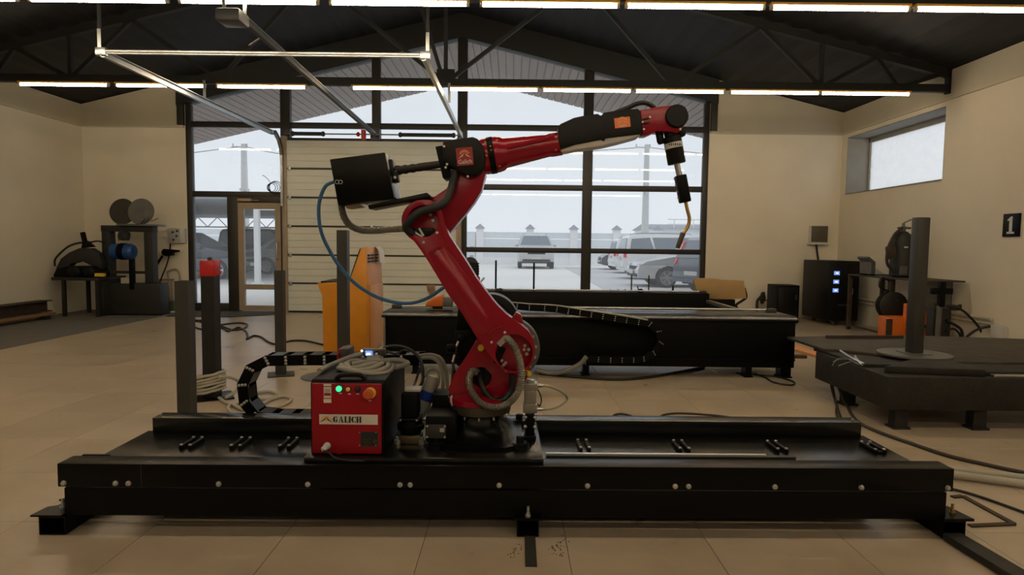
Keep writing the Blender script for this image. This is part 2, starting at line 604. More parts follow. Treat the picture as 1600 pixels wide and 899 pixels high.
rest = MB()
XS = -5.80                       # left strip beyond this line is bare grey screed
xs = [XS] + [0.242 + T * k for k in range(-9, 10)] + [XR]
xs = sorted(set(round(x, 4) for x in xs if XS <= x <= XR))
if xs[1] - xs[0] < 0.05: xs.pop(1)
if xs[-1] - xs[-2] < 0.05: xs.pop(-2)
ys = [2.17 + T * k for k in range(-26, 16)]
ys = [y for y in ys if YF < y < YB - 0.05] + [YB + 0.02]
ntile = 0
for j in range(len(ys) - 1):
    y0, y1 = ys[j], ys[j + 1]
    for i in range(len(xs) - 1):
        x0, x1 = xs[i], xs[i + 1]
        vis = y1 > 2.1 and y0 < 8.8 and min(abs(x0), abs(x1)) < 0.84 * y1 + 0.1
        if vis:
            tile_obj(x0, x1, y0, y1)
            ntile += 1
        else:
            rest.box(x0 + .0013, x1 - .0013, y0 + .0013, y1 - .0013, -0.008, 0)
ro = rest.build('tile_field', 'floor_tile', fl_o)
ro['kind'] = 'stuff'
struct(MB().box(XL - 0.05, XS, YF, YB, -0.006, 0.001).build('floor_strip', 'asphalt'))

# ---- walls
GL, GR = -5.82, 3.47            # glazing from / to
T0 = 0.30
TR = 0.45
wl = MB().prism([(XL - .3, -0.1), (GL, -0.1), (GL, zroof(GL)), (XL - .3, zroof(XL - .3))], YB, YB + T0)
wl.prism([(GR, -0.1), (XR + .3, -0.1), (XR + .3, zroof(XR + .3)), (GR, zroof(GR))], YB, YB + T0)
wall_back = struct(wl.build('wall_back', 'wall_paint'))
struct(MB().box(XL - .3, XL, YF, YB, -0.1, zroof(XL)).build('wall_left', 'wall_paint'))
WY0, WY1, WZ0, WZ1 = 8.78, 11.33, 2.20, 3.19      # window in the right wall
wr = MB().box(XR, XR + TR, YF, WY0, -0.1, zroof(XR)).box(XR, XR + TR, WY1, YB, -0.1, zroof(XR))
wr.box(XR, XR + TR, WY0, WY1, -0.1, WZ0).box(XR, XR + TR, WY0, WY1, WZ1, zroof(XR))
struct(wr.build('wall_right', 'wall_paint'))
struct(MB().prism([(XL - .3, -0.1), (XR + .3, -0.1), (XR + .3, zroof(XR)), (XC, zroof(XC)), (XL - .3, zroof(XL))], YF - .2, YF).build('wall_front', 'wall_paint'))
# ring beam, a little proud of the walls
rb = MB()
ZB = 3.255
rb.prism([(XL, ZB), (GL - 0.02, ZB), (GL - 0.02, zroof(GL) - .02), (XL, zroof(XL) - .02)], YB - 0.03, YB + 0.01)
rb.prism([(GR + 0.02, ZB), (XR, ZB), (XR, zroof(XR) - .02), (GR + 0.02, zroof(GR) - .02)], YB - 0.03, YB + 0.01)
rb.box(XL - .01, XL + 0.03, YF, YB - .03, ZB, zroof(XL) - .02)
rb.box(XR - 0.03, XR + .01, YF, YB - .03, ZB, zroof(XR) - .02)
struct(rb.build('trim_1', 'beam_shade_paint'))
# ceiling: two dark slopes with shallow folded ribs
ce = MB()
for sgn, xe in ((-1, XL - .35), (1, XR + .35)):
    prof = []
    n = 46
    for k in range(n + 1):
        x = XC + (xe - XC) * k / n
        prof.append((x, zroof(x) + (0.02 if k % 2 else 0.0)))
    top = [(p[0], p[1] + 0.12) for p in reversed(prof)]
    ce.prism(prof + top, YF - .1, YB + .3)
struct(ce.build('ceiling', 'ceiling_dark', ang=5))

# ---- glazed gable front
gz = thing('window_1', None, None, ((GL + GR) / 2, YB, 0), kind='structure')
FY0, FY1 = YB + 0.0, YB + 0.10


def zf(x):
    return zroof(x) - 0.43


fa = MB()
fa.prism([(GL - .12, zroof(GL - .12) - .01), (GL - .12, zroof(GL) - 0.46), (GL, zf(GL)), (XC, zf(XC)), (GR, zf(GR)), (GR + .12, zroof(GR) - 0.46), (GR + .12, zroof(GR + .12) - .01), (XC, zroof(XC) - .01)], YB - .08, YB + .14)
fa.build('gable_fascia', 'truss_dark', gz)
MXS = {'left': GL + .05, 'a': -4.045, 'b': -2.44, 'c': -0.91, 'd': 1.325, 'right': GR - .05}
ZT = 3.33


def mull(x, w, z0, z1, deep=0.0):
    MB().box(x - w / 2, x + w / 2, FY0 - deep, FY1, z0, z1).build('mullion', 'frame_brown', gz, bevel=0.006)


mull(MXS['left'], 0.10, 0, zf(GL))
mull(MXS['a'], 0.17, 0, zf(-4.055) + .05, 0.03)
mull(MXS['b'], 0.15, 3.06, zf(-2.45) + .05)
mull(MXS['c'], 0.17, 0, zf(XC) + .05, 0.03)
mull(MXS['d'], 0.17, 0, zf(1.325) + .05)
mull(MXS['right'], 0.09, 0, zf(GR))
for (x0, x1, zc, h) in ((GL, GR, ZT, 0.10), (GL, -4.055, 2.10, 0.10), (-0.91, GR, 2.28, 0.10), (-0.91, GR, 1.16, 0.09), (-0.91, GR, 0.05, 0.10), (-4.0, -0.95, 3.085, 0.05)):
    MB().box(x0, x1, FY0 + .012, FY1 - .012, zc - h / 2, zc + h / 2).build('transom', 'frame_brown', gz, bevel=0.006)
# short dark bracket posts where the glazing meets the ring beam
for x in (GL - .06, GR + .06):
    MB().box(x - .055, x + .055, YB - .07, YB + .05, ZT - .03, zf(x) + .05).build('bracket_post', 'frame_brown', gz, bevel=0.005)


def pane(x0, x1, z0, z1, zl=None, zr=None, zm=None, parent=None, mname='window_glass', y=None):
    y = (YB + .05) if y is None else y
    poly = [(x0, z0), (x1, z0), (x1, z1 if zr is None else zr)]
    if zm: poly.append((XC, zm))
    poly.append((x0, z1 if zl is None else zl))
    n = len(poly)
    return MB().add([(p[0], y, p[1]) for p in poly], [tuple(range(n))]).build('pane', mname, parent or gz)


cols = [MXS['left'], MXS['a'], MXS['b'], MXS['c'], MXS['d'], MXS['right']]
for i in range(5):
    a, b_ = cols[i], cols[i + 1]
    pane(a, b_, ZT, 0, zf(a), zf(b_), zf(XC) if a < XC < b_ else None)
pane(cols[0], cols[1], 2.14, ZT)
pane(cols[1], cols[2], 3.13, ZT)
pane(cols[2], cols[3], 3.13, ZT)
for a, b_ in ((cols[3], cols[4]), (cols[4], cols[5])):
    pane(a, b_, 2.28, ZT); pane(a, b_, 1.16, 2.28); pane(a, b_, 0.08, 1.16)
# sidelight beside the door
MB().box(-5.10, -4.90, FY0 - .02, FY1, 0, 2.06).build('mullion', 'frame_brown', gz, bevel=0.006)
MB().box(GL + .09, -5.08, FY0, FY1, 0.0, 0.14).build('transom', 'frame_brown', gz, bevel=0.006)
MB().box(-4.92, -4.12, FY0 - .01, FY1, 1.95, 2.06).build('transom', 'frame_brown', gz, bevel=0.006)
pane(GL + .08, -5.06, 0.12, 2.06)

# ---- glazed entrance door
DX0, DX1 = -4.90, -4.14
dr = thing('door_1', None, None, ((DX0 + DX1) / 2, YB, 0), kind='structure')
lf = MB()
for (x0, x1, z0, z1) in ((DX0, DX0 + .10, .02, 1.95), (DX1 - .10, DX1, .02, 1.95), (DX0 + .1, DX1 - .1, 1.84, 1.95), (DX0 + .1, DX1 - .1, .02, .11), (DX0 + .1, DX1 - .1, .40, .49)):
    lf.box(x0, x1, YB - .04, YB + .03, z0, z1)
lf.build('leaf_frame', 'frame_bronze', dr)
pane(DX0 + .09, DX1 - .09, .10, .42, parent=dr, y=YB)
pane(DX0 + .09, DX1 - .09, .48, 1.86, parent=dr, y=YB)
MB().box(DX0 + .02, DX0 + .26, YB - .10, YB - .04, 1.97, 2.02).cyl((DX0 + .12, YB - .08, 1.99), (DX0 + .4, YB - .09, 1.99), .008).build('door_closer', 'frame_bronze', dr, bevel=0.004)
MB().tube([(DX1 - .05, YB - .05, .95), (DX1 - .05, YB - .11, .97), (DX1 - .05, YB - .11, 1.23), (DX1 - .05, YB - .05, 1.25)], .011).build('handle', 'steel', dr)

# ---- sectional overhead door
GX0, GX1 = -4.00, -1.0
gd = thing('door_2', None, None, ((GX0 + GX1) / 2, YB - .1, 0), kind='structure')
PH = 0.508
psec = MB()
pz = [0.0]
# cross-section of one panel: fine ribs across
prof = [(0.045, 0.012)]
nr = 4
for k in range(nr):
    z0 = 0.012 + (PH - 0.024) * k / nr
    z1 = 0.012 + (PH - 0.024) * (k + 1) / nr
    prof += [(0.0, z0 + .008 if k == 0 else z0 + .009), (0.0, z1 - .009 if k < nr - 1 else z1 - .008)]
    if k < nr - 1:
        prof += [(0.012, z1 - .005), (0.012, z1 + .005)]
prof += [(0.045, PH - 0.012)]
w2 = (GX1 - GX0) / 2
pm = MB().prism(prof, -w2, w2, axis='x')
pme = pm.mesh('door_panel', None, ang=20)
pme.materials.append(MATS['panel_cream'])
for k in range(6):
    o = bpy.data.objects.new('door_panel', pme)
    COL.objects.link(o)
    o.parent = gd
    o.location = (0, 0, 0.015 + k * PH)
MB().box(GX0, GX1, YB - .065, YB - .055, 0.0, 3.06).build('joint_backing', 'seam_dark', gd)
MB().box(GX0, GX1, YB - .10, YB - .05, 0.0, 0.018).build('bottom_seal', 'black_rubber', gd)
hg = MB()
for k in range(1, 6):
    for x in (GX0 + .05, (GX0 + GX1) / 2, GX1 - .05):
        hg.obox((x, YB - .108, 0.015 + k * PH), (.05, .016, .08))
hg.build('hinge_plates', 'galv', gd, bevel=.003)
# frame channels either side
for x in (GX0 - .04, GX1 + .045):
    MB().box(x - .045, x + .045, YB - .12, YB + .0, 0, 3.12).build('side_channel', 'frame_bronze', gd, bevel=.004)

# overhead tracks, cross bar and hangers of the sectional door
tr = thing('door_track', 'galvanised track frame of the overhead door hanging under the dark roof', 'door track', ((GX0 + GX1) / 2, 9, 3.14))
ZK, YK = 3.095, 6.46
XT0, XT1 = -4.08, -0.88


def ctrack(x, sgn):
    m = MB()
    path = [(YB - .14, 1.9), (YB - .14, 2.6), (YB - .15, 2.78), (YB - .20, 2.92), (YB - .30, 3.04), (YB - .45, 3.12), (YB - .60, ZK), (YK, ZK)]
    for a, b_ in zip(path[:-1], path[1:]):
        p, q = Vector((x, a[0], a[1])), Vector((x, b_[0], b_[1]))
        e = (q - p).normalized() * .012
        m.bar(p - e, q + e, .075, .012, up=(1, 0, 0))
        nrm = Vector((0, -(q - p).z, (q - p).y)).normalized() * .034
        for s_ in (-1, 1):
            m.bar(p - e + nrm * s_ + Vector((sgn * .015, 0, 0)), q + e + nrm * s_ + Vector((sgn * .015, 0, 0)), .008, .04, up=(1, 0, 0))
    return m


ctrack(XT0, 1).build('track', 'galv', tr)
ctrack(XT1, -1).build('track', 'galv', tr)
MB().box(XT0 - .03, XT1 + .03, YK - .02, YK + .02, ZK + .012, ZK + .036).box(XT0 - .03, XT1 + .03, YK - .012, YK + .012, ZK - .006, ZK + .012).build('cross_bar', 'galv', tr, bevel=.003)
for x in (XT0 - .02, XT1 + .02):
    MB().bar((x, YK, ZK - .02), (x, YK, ZK + .24), .035, .006, up=(0, 1, 0)).build('hanger', 'galv', tr)
    MB().bar((x, YK + .01, ZK + .22), (x, YK + .01, zroof(x)), .03, .02, up=(0, 1, 0)).build('hanger_post', 'truss_dark', tr)
    MB().bar((x, 8.62, ZK + .03), (x, 8.62, 3.38), .035, .006, up=(0, 1, 0)).build('hanger', 'galv', tr)
for x in (XT0, XT1):
    MB().box(x - .05, x + .05, YK - .026, YK + .02, ZK - .02, ZK + .055).build('corner_bracket', 'steel', tr, bevel=.003)

# torsion spring shaft above the panel
sp = thing('torsion_spring', 'dark torsion spring shaft with red coupler above the overhead door', 'spring', (-2.45, YB - .16, 3.2))
zs_ = 3.15
ys_ = YB - .17
MB().cyl((-4.0, ys_, zs_), (-0.95, ys_, zs_), .0125, n=10).build('shaft', 'steel', sp)
for x0, x1 in ((-3.86, -3.33), (-1.98, -1.05)):
    m = MB()
    n = int((x1 - x0) / .012)
    m.tube([(x0 + (x1 - x0) * k / (n * 4), ys_ + .030 * math.sin(k * PI / 2), zs_ + .030 * math.cos(k * PI / 2)) for k in range(n * 4)], .006, n=5, sub=1)
    m.cyl((x0, ys_, zs_), (x1, ys_, zs_), .028, n=12)
    m.build('coil', 'post_grey', sp)
    m = MB()
    for x in (x0, x1):
        m.lathe((x - .03, ys_, zs_), (1, 0, 0), [(0, .03), (.02, .045), (.04, .045), (.06, .03)], 14)
    m.build('end_cone', 'post_grey', sp)
m = MB().obox((-2.62, ys_ - .01, zs_ - .01), (.07, .09, .17)).lathe((-2.75, ys_, zs_), (1, 0, 0), [(0, .02), (.02, .04), (.05, .04), (.06, .02)], 12)
m.build('coupler', 'cap_red', sp, bevel=.008)
MB().box(-2.52, -2.36, YB - .10, YB + .0, 3.08, 3.30).build('centre_bracket', 'frame_brown', sp)

# chain opener rail and motor
op = thing('door_opener', 'grey opener motor with long rail running to the overhead door', 'door opener', (-2.45, 5.6, 3.2))
MB().bar((-2.43, YB - .18, 3.14), (-2.43, 5.75, 3.24), .045, .05).build('rail', 'post_grey', op)
MB().bar((-2.405, YB - .18, 3.17), (-2.405, 5.75, 3.27), .012, .012).bar((-2.455, YB - .18, 3.17), (-2.455, 5.75, 3.27), .012, .012).build('rail_edges', 'galv', op)
MB().box(-2.52, -2.31, 5.50, 5.72, 3.11, 3.215).build('motor_case', 'motor_grey', op, bevel=.02)
MB().bar((-2.48, 5.6, 3.2), (-2.54, 5.6, 4.9), .03, .006).bar((-2.34, 5.68, 3.2), (-2.27, 5.68, 4.95), .03, .006).build('hanger', 'galv', op)
MB().bar((-2.45, 6.4, 3.27), (-2.62, 6.46, 3.19), .02, .006).build('rail_brace', 'galv', op)

# ---- window high in the right wall with a film over it
w2o = thing('window_2', None, None, (XR + .15, (WY0 + WY1) / 2, WZ0), kind='structure')
fr = MB()
xg = XR + .40
for (y0, y1, z0, z1) in ((WY0, WY0 + .05, WZ0, WZ1), (WY1 - .05, WY1, WZ0, WZ1), (WY0, WY1, WZ0, WZ0 + .05), (WY0, WY1, WZ1 - .09, WZ1)):
    fr.box(xg - .03, xg + .03, y0, y1, z0, z1)
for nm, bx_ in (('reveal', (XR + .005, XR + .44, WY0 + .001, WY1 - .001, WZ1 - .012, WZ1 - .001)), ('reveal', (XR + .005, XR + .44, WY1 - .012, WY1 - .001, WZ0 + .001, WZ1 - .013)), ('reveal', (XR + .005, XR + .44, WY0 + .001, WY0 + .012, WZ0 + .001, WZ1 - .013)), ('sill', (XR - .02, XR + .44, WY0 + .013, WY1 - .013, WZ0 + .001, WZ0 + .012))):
    MB().box(*bx_).build(nm, 'reveal_shade_grey', w2o)
fr.build('window_frame', 'reveal_shade_grey', w2o, bevel=.005)
MB().add([(xg, WY0, WZ0), (xg, WY1, WZ0), (xg, WY1, WZ1), (xg, WY0, WZ1)], [(0, 1, 2, 3)]).build('pane', 'frosted_film', w2o)
MB().box(xg - .045, xg - .04, WY0 + .38, WY0 + .52, WZ0 + .06, WZ0 + .18).build('tag', 'cap_red', w2o)

# ================================================================== ROOF TRUSSES
ZCH = 3.40


def make_truss(Y):
    t = thing('roof_truss', 'dark steel roof truss', 'truss', (XC, Y, ZCH))
    MB().box(XL + .02, XR - .02, Y - .04, Y + .04, ZCH - .05, ZCH + .05).build('bottom_chord', 'truss_dark', t)
    for xe in (XL + .02, XR - .02):
        MB().bar((xe, Y, zroof(xe) - .07), (XC, Y, zroof(XC) - .07), .08, .10).build('top_chord', 'truss_dark', t)
        MB().box(xe - .05, xe + .05, Y - .04, Y + .04, ZCH - .07, zroof(xe) - .02).build('end_post', 'truss_dark', t)
    for s_ in (-1, 1):
        def q(x): return XC + s_ * x
        segs = [((0.0, 0), (1.77, 1)), ((3.02, 0), (1.77, 1)), ((3.02, 0), (4.17, 1)), ((5.0, 0), (4.17, 1)), ((5.0, 0), (5.0, 1)), ((5.0, 0), (5.73, 1)), ((6.03, 0), (5.73, 1)), ((6.03, 0), (6.6, 1))]
        for (a, ta), (b_, tb) in segs:
            za = zroof(q(a)) - .1 if ta else ZCH
            zb = zroof(q(b_)) - .1 if tb else ZCH
            MB().bar((q(a), Y, za), (q(b_), Y, zb), .05, .05, up=(0, 1, 0)).build('web', 'truss_dark', t)
    MB().bar((XC, Y, ZCH), (XC, Y, zroof(XC) - .1), .05, .05).build('web', 'truss_dark', t)
    MB().bar((XC - .02, Y + .02, ZCH), (XC - .55, Y, zroof(XC - .5) - .1), .05, .05, up=(0, 1, 0)).build('web', 'truss_dark', t)
    MB().box(XC - .12, XC + .12, Y - .006, Y + .006, ZCH - .04, ZCH + .18).build('gusset_plate', 'truss_dark', t)
    return t


TY = [8.70, 5.68, 2.66, -0.36, -3.38]
t0 = make_truss(TY[0])
t0['label'] = 'far dark steel roof truss nearest the glazed gable'
for k, y in enumerate(TY[1:]):
    c = copy_tree(t0)
    c.location = (XC, y, ZCH)
    ROOTM[c.name] = Matrix.Translation((XC, y, ZCH))
    c['label'] = 'near dark roof truss along the top edge of the picture' if k == 0 else 'dark roof truss overhead behind the viewpoint, mirrored in the glazing'
    if k: c['group'] = 'roof trusses behind the viewpoint'

# ---- tube lights under the trusses
ZTUBE = 3.315


def make_light(x, y):
    t = thing('tube_light', 'tube light', 'light', (x, y, ZTUBE))
    MB().box(x - .60, x + .60, y - .03, y + .03, ZTUBE + .012, ZTUBE + .035).build('fixture', 'fixture_glow_orange', t, bevel=.004)
    MB().cyl((x - .575, y, ZTUBE - .006), (x + .575, y, ZTUBE - .006), .017, n=10).build('tube', 'tube_glow', t)
    for s_ in (-1, 1):
        MB().cyl((x + s_ * .575, y, ZTUBE - .006), (x + s_ * .60, y, ZTUBE - .006), .020, n=10).build('end_cap', 'white_plastic', t)
        MB().box(x + s_ * .45 - .015, x + s_ * .45 + .015, y - .012, y + .012, ZTUBE + .03, ZCH - .045).build('clip', 'galv', t)
    return t


far_px = [(30, 170), (182, 320), (340, 478), (550, 690), (703, 840), (849, 985), (994, 1130), (1143, 1278), (1284, 1420)]
ordn = ['first', 'second', 'third', 'fourth', 'fifth', 'sixth', 'seventh', 'eighth', 'ninth']
l0 = None
far_x = []
for k, (a, b_) in enumerate(far_px):
    x = W((a + b_) / 2, 140, 8.66).x
    far_x.append(x)
    if l0 is None:
        l0 = make_light(x, 8.66)
        c = l0
    else:
        c = copy_tree(l0)
        c.location = (x, 8.66, ZTUBE)
    c['label'] = 'warm tube light, %s from the left in the lower far row' % ordn[k]
    c['group'] = 'tube lights of the far row'
near_x = [W((a + b_) / 2, 4, 5.64).x for a, b_ in ((753, 965), (980, 1192), (1206, 1420), (1432, 1645))]
near_x = [near_x[0] - 1.29 * 4, near_x[0] - 1.29 * 3, near_x[0] - 1.29 * 2, near_x[0] - 1.29] + near_x
for k, x in enumerate(near_x):
    c = copy_tree(l0)
    c.location = (x, 5.64, ZTUBE)
    c['group'] = 'tube lights of the near row'
    c['label'] = 'bright white tube light, %s from the left along the top picture edge' % ordn[k]
for y in TY[2:]:
    for x in far_x:
        c = copy_tree(l0)
        c.location = (x, y - .04, ZTUBE)
        c['label'] = 'tube light in a row behind the viewpoint, seen mirrored in the glazing'
        c['group'] = 'tube lights behind the viewpoint'

# ---- door mat
tag(MB().prism([(-5.75, 10.55), (-4.65, 10.55), (-4.05, 11.0), (-4.05, 11.40), (-5.80, 11.40)], 0.001, 0.014, axis='z').build('door_mat', 'mat_rubber'), 'dark rubber mat lying inside the glazed entrance door', 'mat')

# ================================================================== OUTDOORS
gnd = MB().box(-90, 90, YB + .32, 120, -.2, -0.02).build('ground', 'ground_pale')
struct(gnd)
struct(MB().prism([(2.6, 15.0), (9, 11.9), (30, 11.9), (30, 37), (3.0, 37)], -.019, -.008, axis='z').build('parking_bays', 'paving_grey'))
# roof overhang: soffit planks one by one
SO = thing('soffit', None, None, (XC, YB + .3, 4.9), kind='structure')
so_y1 = 14.75
bd = 0.155
nb = 46
for s_ in (-1, 1):
    a = math.atan(0.235)
    plank = MB().box(-bd / 2 + .011, bd / 2 - .011, 0, so_y1 - YB - .16, -.022, .006)
    plank.box(-bd / 2, bd / 2, 0, so_y1 - YB - .16, -.001, .006)
    me = plank.mesh('soffit_plank', None)
    me.materials.append(MATS['soffit'])
    for k in range(nb):
        u = (k + .5) * bd
        x = XC + s_ * u * math.cos(a)
        z = 4.965 - u * math.sin(a)
        o = bpy.data.objects.new('soffit_plank', me)
        COL.objects.link(o)
        o.parent = SO
        o.location = Vector((x, YB + .16, z)) - Vector((XC, YB + .3, 4.9))
        o.rotation_euler = (0, s_ * a, 0)
rf = MB()
for s_ in (-1, 1):
    xe = XC + s_ * 7.2
    rf.prism([(XC, 5.02), (xe, 5.02 - .235 * 7.2), (xe, 5.17 - .235 * 7.2), (XC, 5.17)], YB + .16, so_y1 + .02)
    rf.prism([(XC, 4.97), (xe, 4.97 - .235 * 7.2), (xe, 5.20 - .235 * 7.2), (XC, 5.20)], so_y1, so_y1 + .03)
rf.build('overhang_roof', 'soffit_edge', SO)

# perimeter wall with pillars
FYW = 41.0
pw = thing('perimeter_wall', 'pale blue-grey panel wall with white pillars across the yard', 'wall', (0, FYW, 0))
pill = [750, 828, 896, 963, 1027]
pxs = [W(p, 380, FYW).x for p in pill]
pxs = [pxs[0] - 3.1 * k for k in range(9, 0, -1)] + pxs + [pxs[-1] + 3.1 * k for k in range(1, 8)]
for x in pxs:
    p_ = MB().box(x - .23, x + .23, FYW - .23, FYW + .23, -.02, 2.28).build('pillar', 'fence_white', pw)
    MB().add([(x - .33, FYW - .33, 2.28), (x + .33, FYW - .33, 2.28), (x + .33, FYW + .33, 2.28), (x - .33, FYW + .33, 2.28), (x, FYW, 2.58)],
             [(0, 3, 2, 1), (0, 1, 4), (1, 2, 4), (2, 3, 4), (3, 0, 4)]).build('pillar_cap', 'cap_slate', p_)
for a, b_ in zip(pxs[:-1], pxs[1:]):
    MB().box(a + .23, b_ - .23, FYW - .06, FYW + .06, 0.45, 1.62).box(a + .23, b_ - .23, FYW - .05, FYW + .05, 1.66, 2.05).build('panel', 'fence_panel', pw)
    MB().box(a + .23, b_ - .23, FYW - .12, FYW + .12, -.02, 0.45).build('plinth', 'fence_white', pw)
gx = pxs[9]
MB().box(gx - 2.9, gx - .3, FYW - .16, FYW - .08, 0.02, 1.95).build('gate_leaf', 'fence_panel', pw)
MB().box(gx - .62, gx - .40, FYW - .19, FYW - .16, 0.35, 0.55).box(gx - .62, gx - .40, FYW - .19, FYW - .16, 1.02, 1.12).build('letter_box', 'cap_slate', pw)

# neighbouring long roof far right behind the wall
nb_o = thing('neighbour_shed', 'long low grey shed with railing beyond the yard wall', 'building', (17, 52, 0))
MB().box(11.0, 30, 50, 58, -.02, 2.65).build('wall', 'fence_panel', nb_o)
MB().prism([(49.6, 2.65), (58.4, 2.65), (54, 3.1)], 10.8, 30.2, axis='x').build('roof', 'cap_slate', nb_o)
m = MB()
for k in range(8):
    m.cyl((12.5 + k * 1.5, 49.8, 2.6), (12.5 + k * 1.5, 49.8, 3.35), .04, n=6)
m.bar((12.0, 49.8, 3.35), (24, 49.8, 3.35), .08, .08).bar((12.0, 49.8, 3.0), (24, 49.8, 3.0), .05, .05)
m.build('railing', 'carport_white', nb_o)


def pole(px, ptop, Y, label, arm):
    p = W(px, ptop, Y)
    t = thing('utility_pole', label, 'pole', (p.x, Y, -.02), group='concrete utility poles')
    MB().loft([[(p.x + s1 * r, Y + s2 * r, z) for s1, s2 in ((-1, -1), (1, -1), (1, 1), (-1, 1))] for z, r in ((-.02, .24), (p.z, .14))]).build('shaft', 'pole_concrete', t, bevel=.02)
    m = MB().bar((p.x - .5 * arm, Y, p.z - .2), (p.x + .25, Y, p.z - .2), .08, .08)
    for dx in (-.45 * arm, .2):
        m.cyl((p.x + dx, Y, p.z - .16), (p.x + dx, Y, p.z + .02), .05, n=8)
    m.build('cross_arm', 'pole_concrete', t)
    MB().box(p.x - .22, p.x + .22, Y - .3, Y + .3, p.z - 3.1, p.z - 2.95).lathe((p.x, Y - .3, p.z - 3.4), (0, 0, 1), [(0, .09), (.3, .09)], 8).build('clamp', 'pole_concrete', t)
    return p


p1 = pole(381, 225, 43, 'slim concrete utility pole seen through the pane above the entrance', 1.6)
p2 = pole(1011, 226, 44, 'tall concrete utility pole behind the welding torch', 1.6)
tag(MB().tube([W(230, 248, 40), W(300, 239, 39), p1 - Vector((.4, 0, .2))], .02, n=5).tube([p1 + Vector((.2, 0, -.2)), W(450, 242, 40), W(640, 262, 42), W(860, 241, 44), p2 - Vector((.4, 0, .2))], .02, n=5).build('overhead_wire', 'cable_black'), 'thin overhead wire strung between the two utility poles', 'wire')
tag(MB().tube([p2 + Vector((.2, 0, -.2)), W(1060, 236, 44), W(1160, 247, 44)], .02, n=5).build('overhead_wire', 'cable_black'), 'thin overhead wire leaving the right utility pole', 'wire')

# carport on the left
cp = thing('carport', 'long carport with dark roof and white lattice truss left of the yard', 'carport', (-11, 28, 0))
CX0, CX1, CY0, CY1 = -26.0, -5.2, 19.3, 33.5
MB().box(CX0, CX1, CY0, CY1, 2.52, 2.62).build('roof', 'carport_dark', cp)
for y in (CY0 + .1, CY1 - .1):
    for x in ((-7.72, -11.9, -16.1, -20.3, -24.5) if y < 25 else (-6, -10, -14, -18, -22)):
        MB().box(x - .075, x + .075, y - .075, y + .075, -.02, 2.52).box(x - .14, x + .14, y - .14, y + .14, -.02, .03).build('post', 'carport_white', cp)
for y, zz in ((CY1 - .1, 2.0), (CY0 + .1, 2.17)):
    m = MB().bar((CX0, y, 2.50), (CX1, y, 2.50), .07, .07).bar((CX0, y, zz), (CX1, y, zz), .07, .07)
    n = int((CX1 - CX0) / .5)
    if y > 25 or True:
        for k in range(n):
            xa = CX0 + (CX1 - CX0) * k / n
            xb = CX0 + (CX1 - CX0) * (k + 1) / n
            za, zb = (2.5, zz) if k % 2 else (zz, 2.5)
            m.bar((xa, y, za), (xb, y, zb), .04, .04, up=(0, 1, 0))
    if y < 25:
        m = MB().bar((-7.7, y, 2.50), (CX1, y, 2.50), .07, .07).bar((-7.7, y, 2.24), (CX1, y, 2.24), .06, .06)
        for k in range(8):
            xa = -7.7 + 2.5 * k / 8; xb = -7.7 + 2.5 * (k + 1) / 8
            za, zb = (2.5, 2.24) if k % 2 else (2.24, 2.5)
            m.bar((xa, y, za), (xb, y, zb), .04, .04, up=(0, 1, 0))
    m.build('lattice_truss', 'carport_white', cp)


